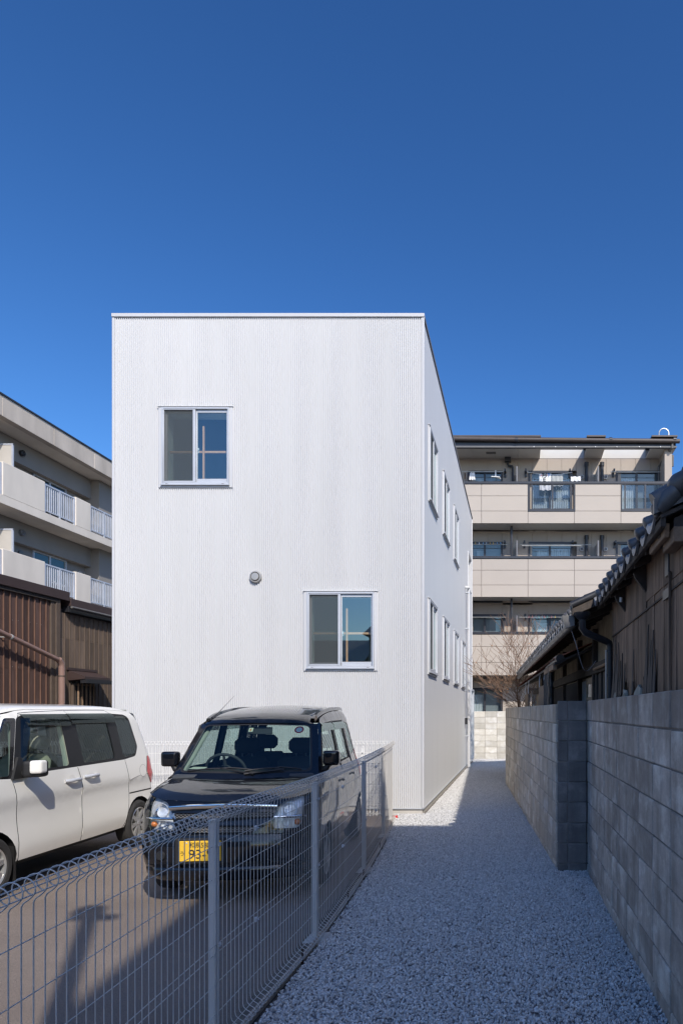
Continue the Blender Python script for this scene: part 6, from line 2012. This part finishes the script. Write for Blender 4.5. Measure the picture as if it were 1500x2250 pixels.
WW = [F('fd', 'front_door', 'paint_white', smooth_line([(.77, .99), (.81, .79), (.85, .23)]) + [(1.78, .25)] + smooth_line([(1.78, .25), (1.80, .73), (1.74, 1.03)])),
      F('rd', 'sliding_door', 'paint_white', smooth_line([(1.74, 1.03), (1.80, .73), (1.78, .25)]) + smooth_line([(2.54, .245), (2.63, .32), (2.72, .55), (2.71, .75), (2.65, 1.05)])),
      F('q0s', 'pillar_trim', 'gloss_black', rounded([(.40, 1.03), (.77, 1.005), (.95, 1.54), (.80, 1.54)], .03)),
      F('q0', 'quarter_window', 'car_glass', rounded([(.47, 1.05), (.735, 1.03), (.87, 1.50), (.79, 1.505)], .03), .004),
      F('bb', 'window_surround', 'rubber', black_band),
      F('w1', 'side_window', 'car_glass', rounded([(.90, 1.055), (1.035, 1.46), (1.10, 1.53), (1.585, 1.54), (1.605, 1.06)], .04), .006),
      F('w2', 'side_window', 'tinted', rounded([(1.815, 1.54), (2.40, 1.545), (2.455, 1.075), (1.855, 1.065)], .03), .006),
      F('w3', 'quarter_window', 'tinted', rounded([(2.58, 1.55), (2.78, 1.545), (2.865, 1.50), (2.955, 1.18), (2.885, 1.09), (2.63, 1.07)], .06), .003),
      F('g1', 'door_gap', 'cloth_navy', ribbon(smooth_line([(.77, .99), (.81, .79), (.85, .23)]), .008), .004),
      F('g2', 'door_gap', 'divider', ribbon(smooth_line([(1.74, 1.03), (1.80, .73), (1.78, .25)]), .009), .005),
      F('g3', 'door_gap', 'divider', ribbon(smooth_line([(2.65, 1.05), (2.71, .75), (2.72, .55), (2.63, .32), (2.54, .245)]), .008), .005),
      F('g4', 'door_gap', 'cloth_navy', ribbon(smooth_line([(.94, 1.50), (1.0, 1.565), (1.08, 1.588), (1.69, 1.608), (2.39, 1.612), (2.46, 1.60), (2.53, 1.565)]), .006), .003),
      F('g6', 'door_gap', 'divider', ribbon([(1.71, 1.61), (1.725, 1.575)], .006), .004),
      F('g5', 'sill_gap', 'cloth_grey', ribbon([(.86, .232), (2.54, .242)], .007), .005),
      F('sr', 'slide_rail', 'rubber', ribbon([(2.735, .645), (3.32, .645)], .016), .010),
      F('bp', 'panel_gap', 'divider', ribbon(smooth_line([(2.72, .80), (2.95, .835), (3.25, .84)]), .005), .003),
      F('tl', 'tail_lamp', 'tail_red', rounded([(3.16, 1.06), (3.30, 1.03), (3.42, .73), (3.24, .715), (3.11, .86)], .02), -.006)]
fc = [(3.03 + .082 * math.cos(2 * PI * k / 24), .885 + .075 * math.sin(2 * PI * k / 24)) for k in range(24)]
WW.append(F('fl', 'fuel_lid', 'paint_white', fc)); WW.append(F('flg', 'lid_gap', 'divider', fc + [fc[0]] + [(3.03 + .078 * math.cos(2 * PI * k / 24), .885 + .071 * math.sin(2 * PI * k / 24)) for k in range(24, -1, -1)], .002))
lampW = rounded([(.33, .70), (.36, .86), (.62, .89), (.655, .74), (.6, .68)], .03)
FWv = [F('gr', 'grille_opening', 'dark_void', rounded([(-.33, .74), (.33, .74), (.30, .66), (-.30, .66)], .03), .02),
       F('in', 'intake', 'dark_void', rounded([(-.45, .42), (.45, .42), (.38, .28), (-.38, .28)], .04), .03),
       F('hl', 'headlight', 'reflector', lampW, .0), F('hl2', 'headlight', 'reflector', mirx(lampW), .0)]
def scw(zb_, zt_, ins):
    w = PW['w']; return rounded([(-(w(zb_) - ins), zb_), (-(w(zt_) - ins), zt_), (0, zt_ + .01), (w(zt_) - ins, zt_), (w(zb_) - ins, zb_)], .05)
SW = [F('seal', 'windscreen_seal', 'rubber', scw(1.02, 1.55, .06)), F('ws', 'windscreen', 'windscreen', scw(1.04, 1.53, .08), .004)]
RW = [F('rs', 'rear_seal', 'rubber', rounded([(-.58, 1.04), (-.53, 1.52), (.53, 1.52), (.58, 1.04)], .05)), F('rg', 'rear_window', 'tinted', rounded([(-.55, 1.07), (-.50, 1.49), (.50, 1.49), (.55, 1.07)], .05), .004)]
SV = car_shell(vc, PW, WW, FWv, [], SW, RW, 'paint_white', .06)
for sg in (1, -1):
    for c in ('front_c', 'rear_c'): wheel(vc, sg * .722, PW[c][0], .27, .27, .183, sg, 8, 'rim')
    # window visors
    for s0, s1, z0, z1 in ((1.02, 1.70, 1.575, 1.455), (1.715, 2.54, 1.578, 1.475)):
        m = MB(); rows = []
        for t in (0, .25, .9, 1.0):
            z_ = z0 + (z1 - z0) * t; o_ = (.0, .022, .036, .030)[(0, .25, .9, 1.0).index(t)]
            rows.append([(sg * (SV['xs'](s_, z_) + o_), s_ + (.03 * t if s0 < 1.1 and s_ == s0 else 0), z_) for s_ in [s0 + (s1 - s0) * k / 14 for k in range(15)]])
        m.grid(rows); m.build('window_visor', 'visor', vc, smooth=60)
    m = MB(); rows = []                              # visor's forward leg along the A pillar
    for t in [k / 8 for k in range(9)]:
        z_ = 1.07 + .47 * t; s_ = .885 + .125 * t
        rows.append([(sg * (SV['xs'](s_, z_) + .004), s_, z_), (sg * (SV['xs'](s_, z_) + .03), s_ + .03, z_), (sg * (SV['xs'](s_ + .05, z_) + .032), s_ + .055 + .04 * t, z_)])
    m.grid(rows); m.build('window_visor', 'visor', vc, smooth=60)
    # mirror
    bm = bmesh.new(); bmesh.ops.create_cube(bm, size=1)
    bmesh.ops.bevel(bm, geom=bm.edges[:], offset=.24, segments=4, profile=.6, affect='EDGES')
    bm2 = bm.copy()
    for v_ in bm.verts:
        v_.co = Vector((sg * (.835 + v_.co.x * .155), .90 + v_.co.y * .11 + .04 * v_.co.x, 1.085 + v_.co.z * .150))
    me = bpy.data.meshes.new('mirror'); bm.to_mesh(me); bm.free(); me.polygons.foreach_set('use_smooth', [True] * len(me.polygons))
    mi = place('mirror', me, 'rubber', vc)
    for v_ in bm2.verts:
        v_.co = Vector((sg * (.878 + v_.co.x * .085), .872 + v_.co.y * .09 + .04 * v_.co.x, 1.103 + v_.co.z * .118))
    me = bpy.data.meshes.new('mirror_cover'); bm2.to_mesh(me); bm2.free(); me.polygons.foreach_set('use_smooth', [True] * len(me.polygons))
    place('mirror_cover', me, 'paint_white', mi)
    m = MB(); m.prism([(.75, 1.0), (.98, 1.005), (.96, 1.03), (.90, 1.19), (.86, 1.19)], lambda s_, z_: (sg * (SV['xs'](s_, z_) - .004), s_, z_), lambda s_, z_: (sg * (SV['xs'](s_, z_) + .022), s_, z_)); m.build('mirror_base', 'rubber', mi)
    m = MB(); m.tube([(sg * .72, .90, 1.04), (sg * .80, .90, 1.04)], .035, 10); m.build('mirror_arm', 'rubber', mi, smooth=60)
    # handles with their finger cups
    for s0, zc_ in ((1.505, .91), (1.825, .925)):
        x_ = SV['xs'](s0 + .12, zc_)
        m = MB()
        rows = []
        for k in range(0, 9):
            a = 2 * PI * k / 8
            rows.append(a)
        m.lathe([(.001, .0015), (.055, .0015), (.062, .001)], (sg * x_, s0 + .11, zc_ - .005), (sg, 0, 0), 24)
        cup = m.build('handle_cup', 'paint_white', vc, smooth=30)
        m = MB(); m.tube([(sg * (x_ + .004), s0, zc_), (sg * (x_ + .030), s0 + .03, zc_), (sg * (x_ + .040), s0 + .12, zc_ + .004), (sg * (x_ + .032), s0 + .20, zc_), (sg * (x_ + .004), s0 + .235, zc_)], [.016, .019, .017, .019, .016], 10)
        m.build('door_handle', 'alu', vc, smooth=60)
    m = MB(); m.tube([(sg * (PW['w'](z_) - .06), PW['A'](z_) + .10, z_) for z_ in (1.03, 1.2, 1.35, 1.55)], .025, 6); m.build('inner_pillar', 'cabin_light', vc, smooth=60)
    for s_, mt in ((.86, 'cabin_light'), (1.66, 'cabin_light'), (2.50, 'cabin')):
        m = MB(); m.tube([(sg * (PW['w'](z_) - .05), s_ + (z_ - 1) * (.22 if s_ < 1 else 0), z_) for z_ in (.95, 1.2, 1.54)], .035, 6); m.build('inner_pillar', mt, vc, smooth=60)
for x in (-.33, .33): seat(vc, x, 1.15, 'cabin_tan', htop=1.18)
for x in (-.33, .33): seat(vc, x, 2.35, 'cabin_tan', htop=1.12)
m = MB(); m.box(-.62, .62, .45, .85, .85, 1.02, .05); m.build('dashboard', 'cabin', vc, smooth=40)
m = MB(); m.box(-.55, .55, .95, 3.0, 1.59, 1.62); m.build('headliner', 'cabin_light', vc)
m = MB(); m.box(-.66, .66, .6, 3.25, .30, .34); m.box(-.67, -.64, .9, 3.2, .3, 1.0); m.box(.64, .67, .9, 3.2, .3, 1.0); m.build('cabin_floor', 'cabin', vc)
for sg in (1, -1):
    m = MB(); m.prism([(.805, .10), (.83, .10), (.83, .42), (.80, .44)], lambda s_, z_: (sg * .55, s_, z_), lambda s_, z_: (sg * .712, s_, z_)); m.build('mud_guard', 'rubber', vc)
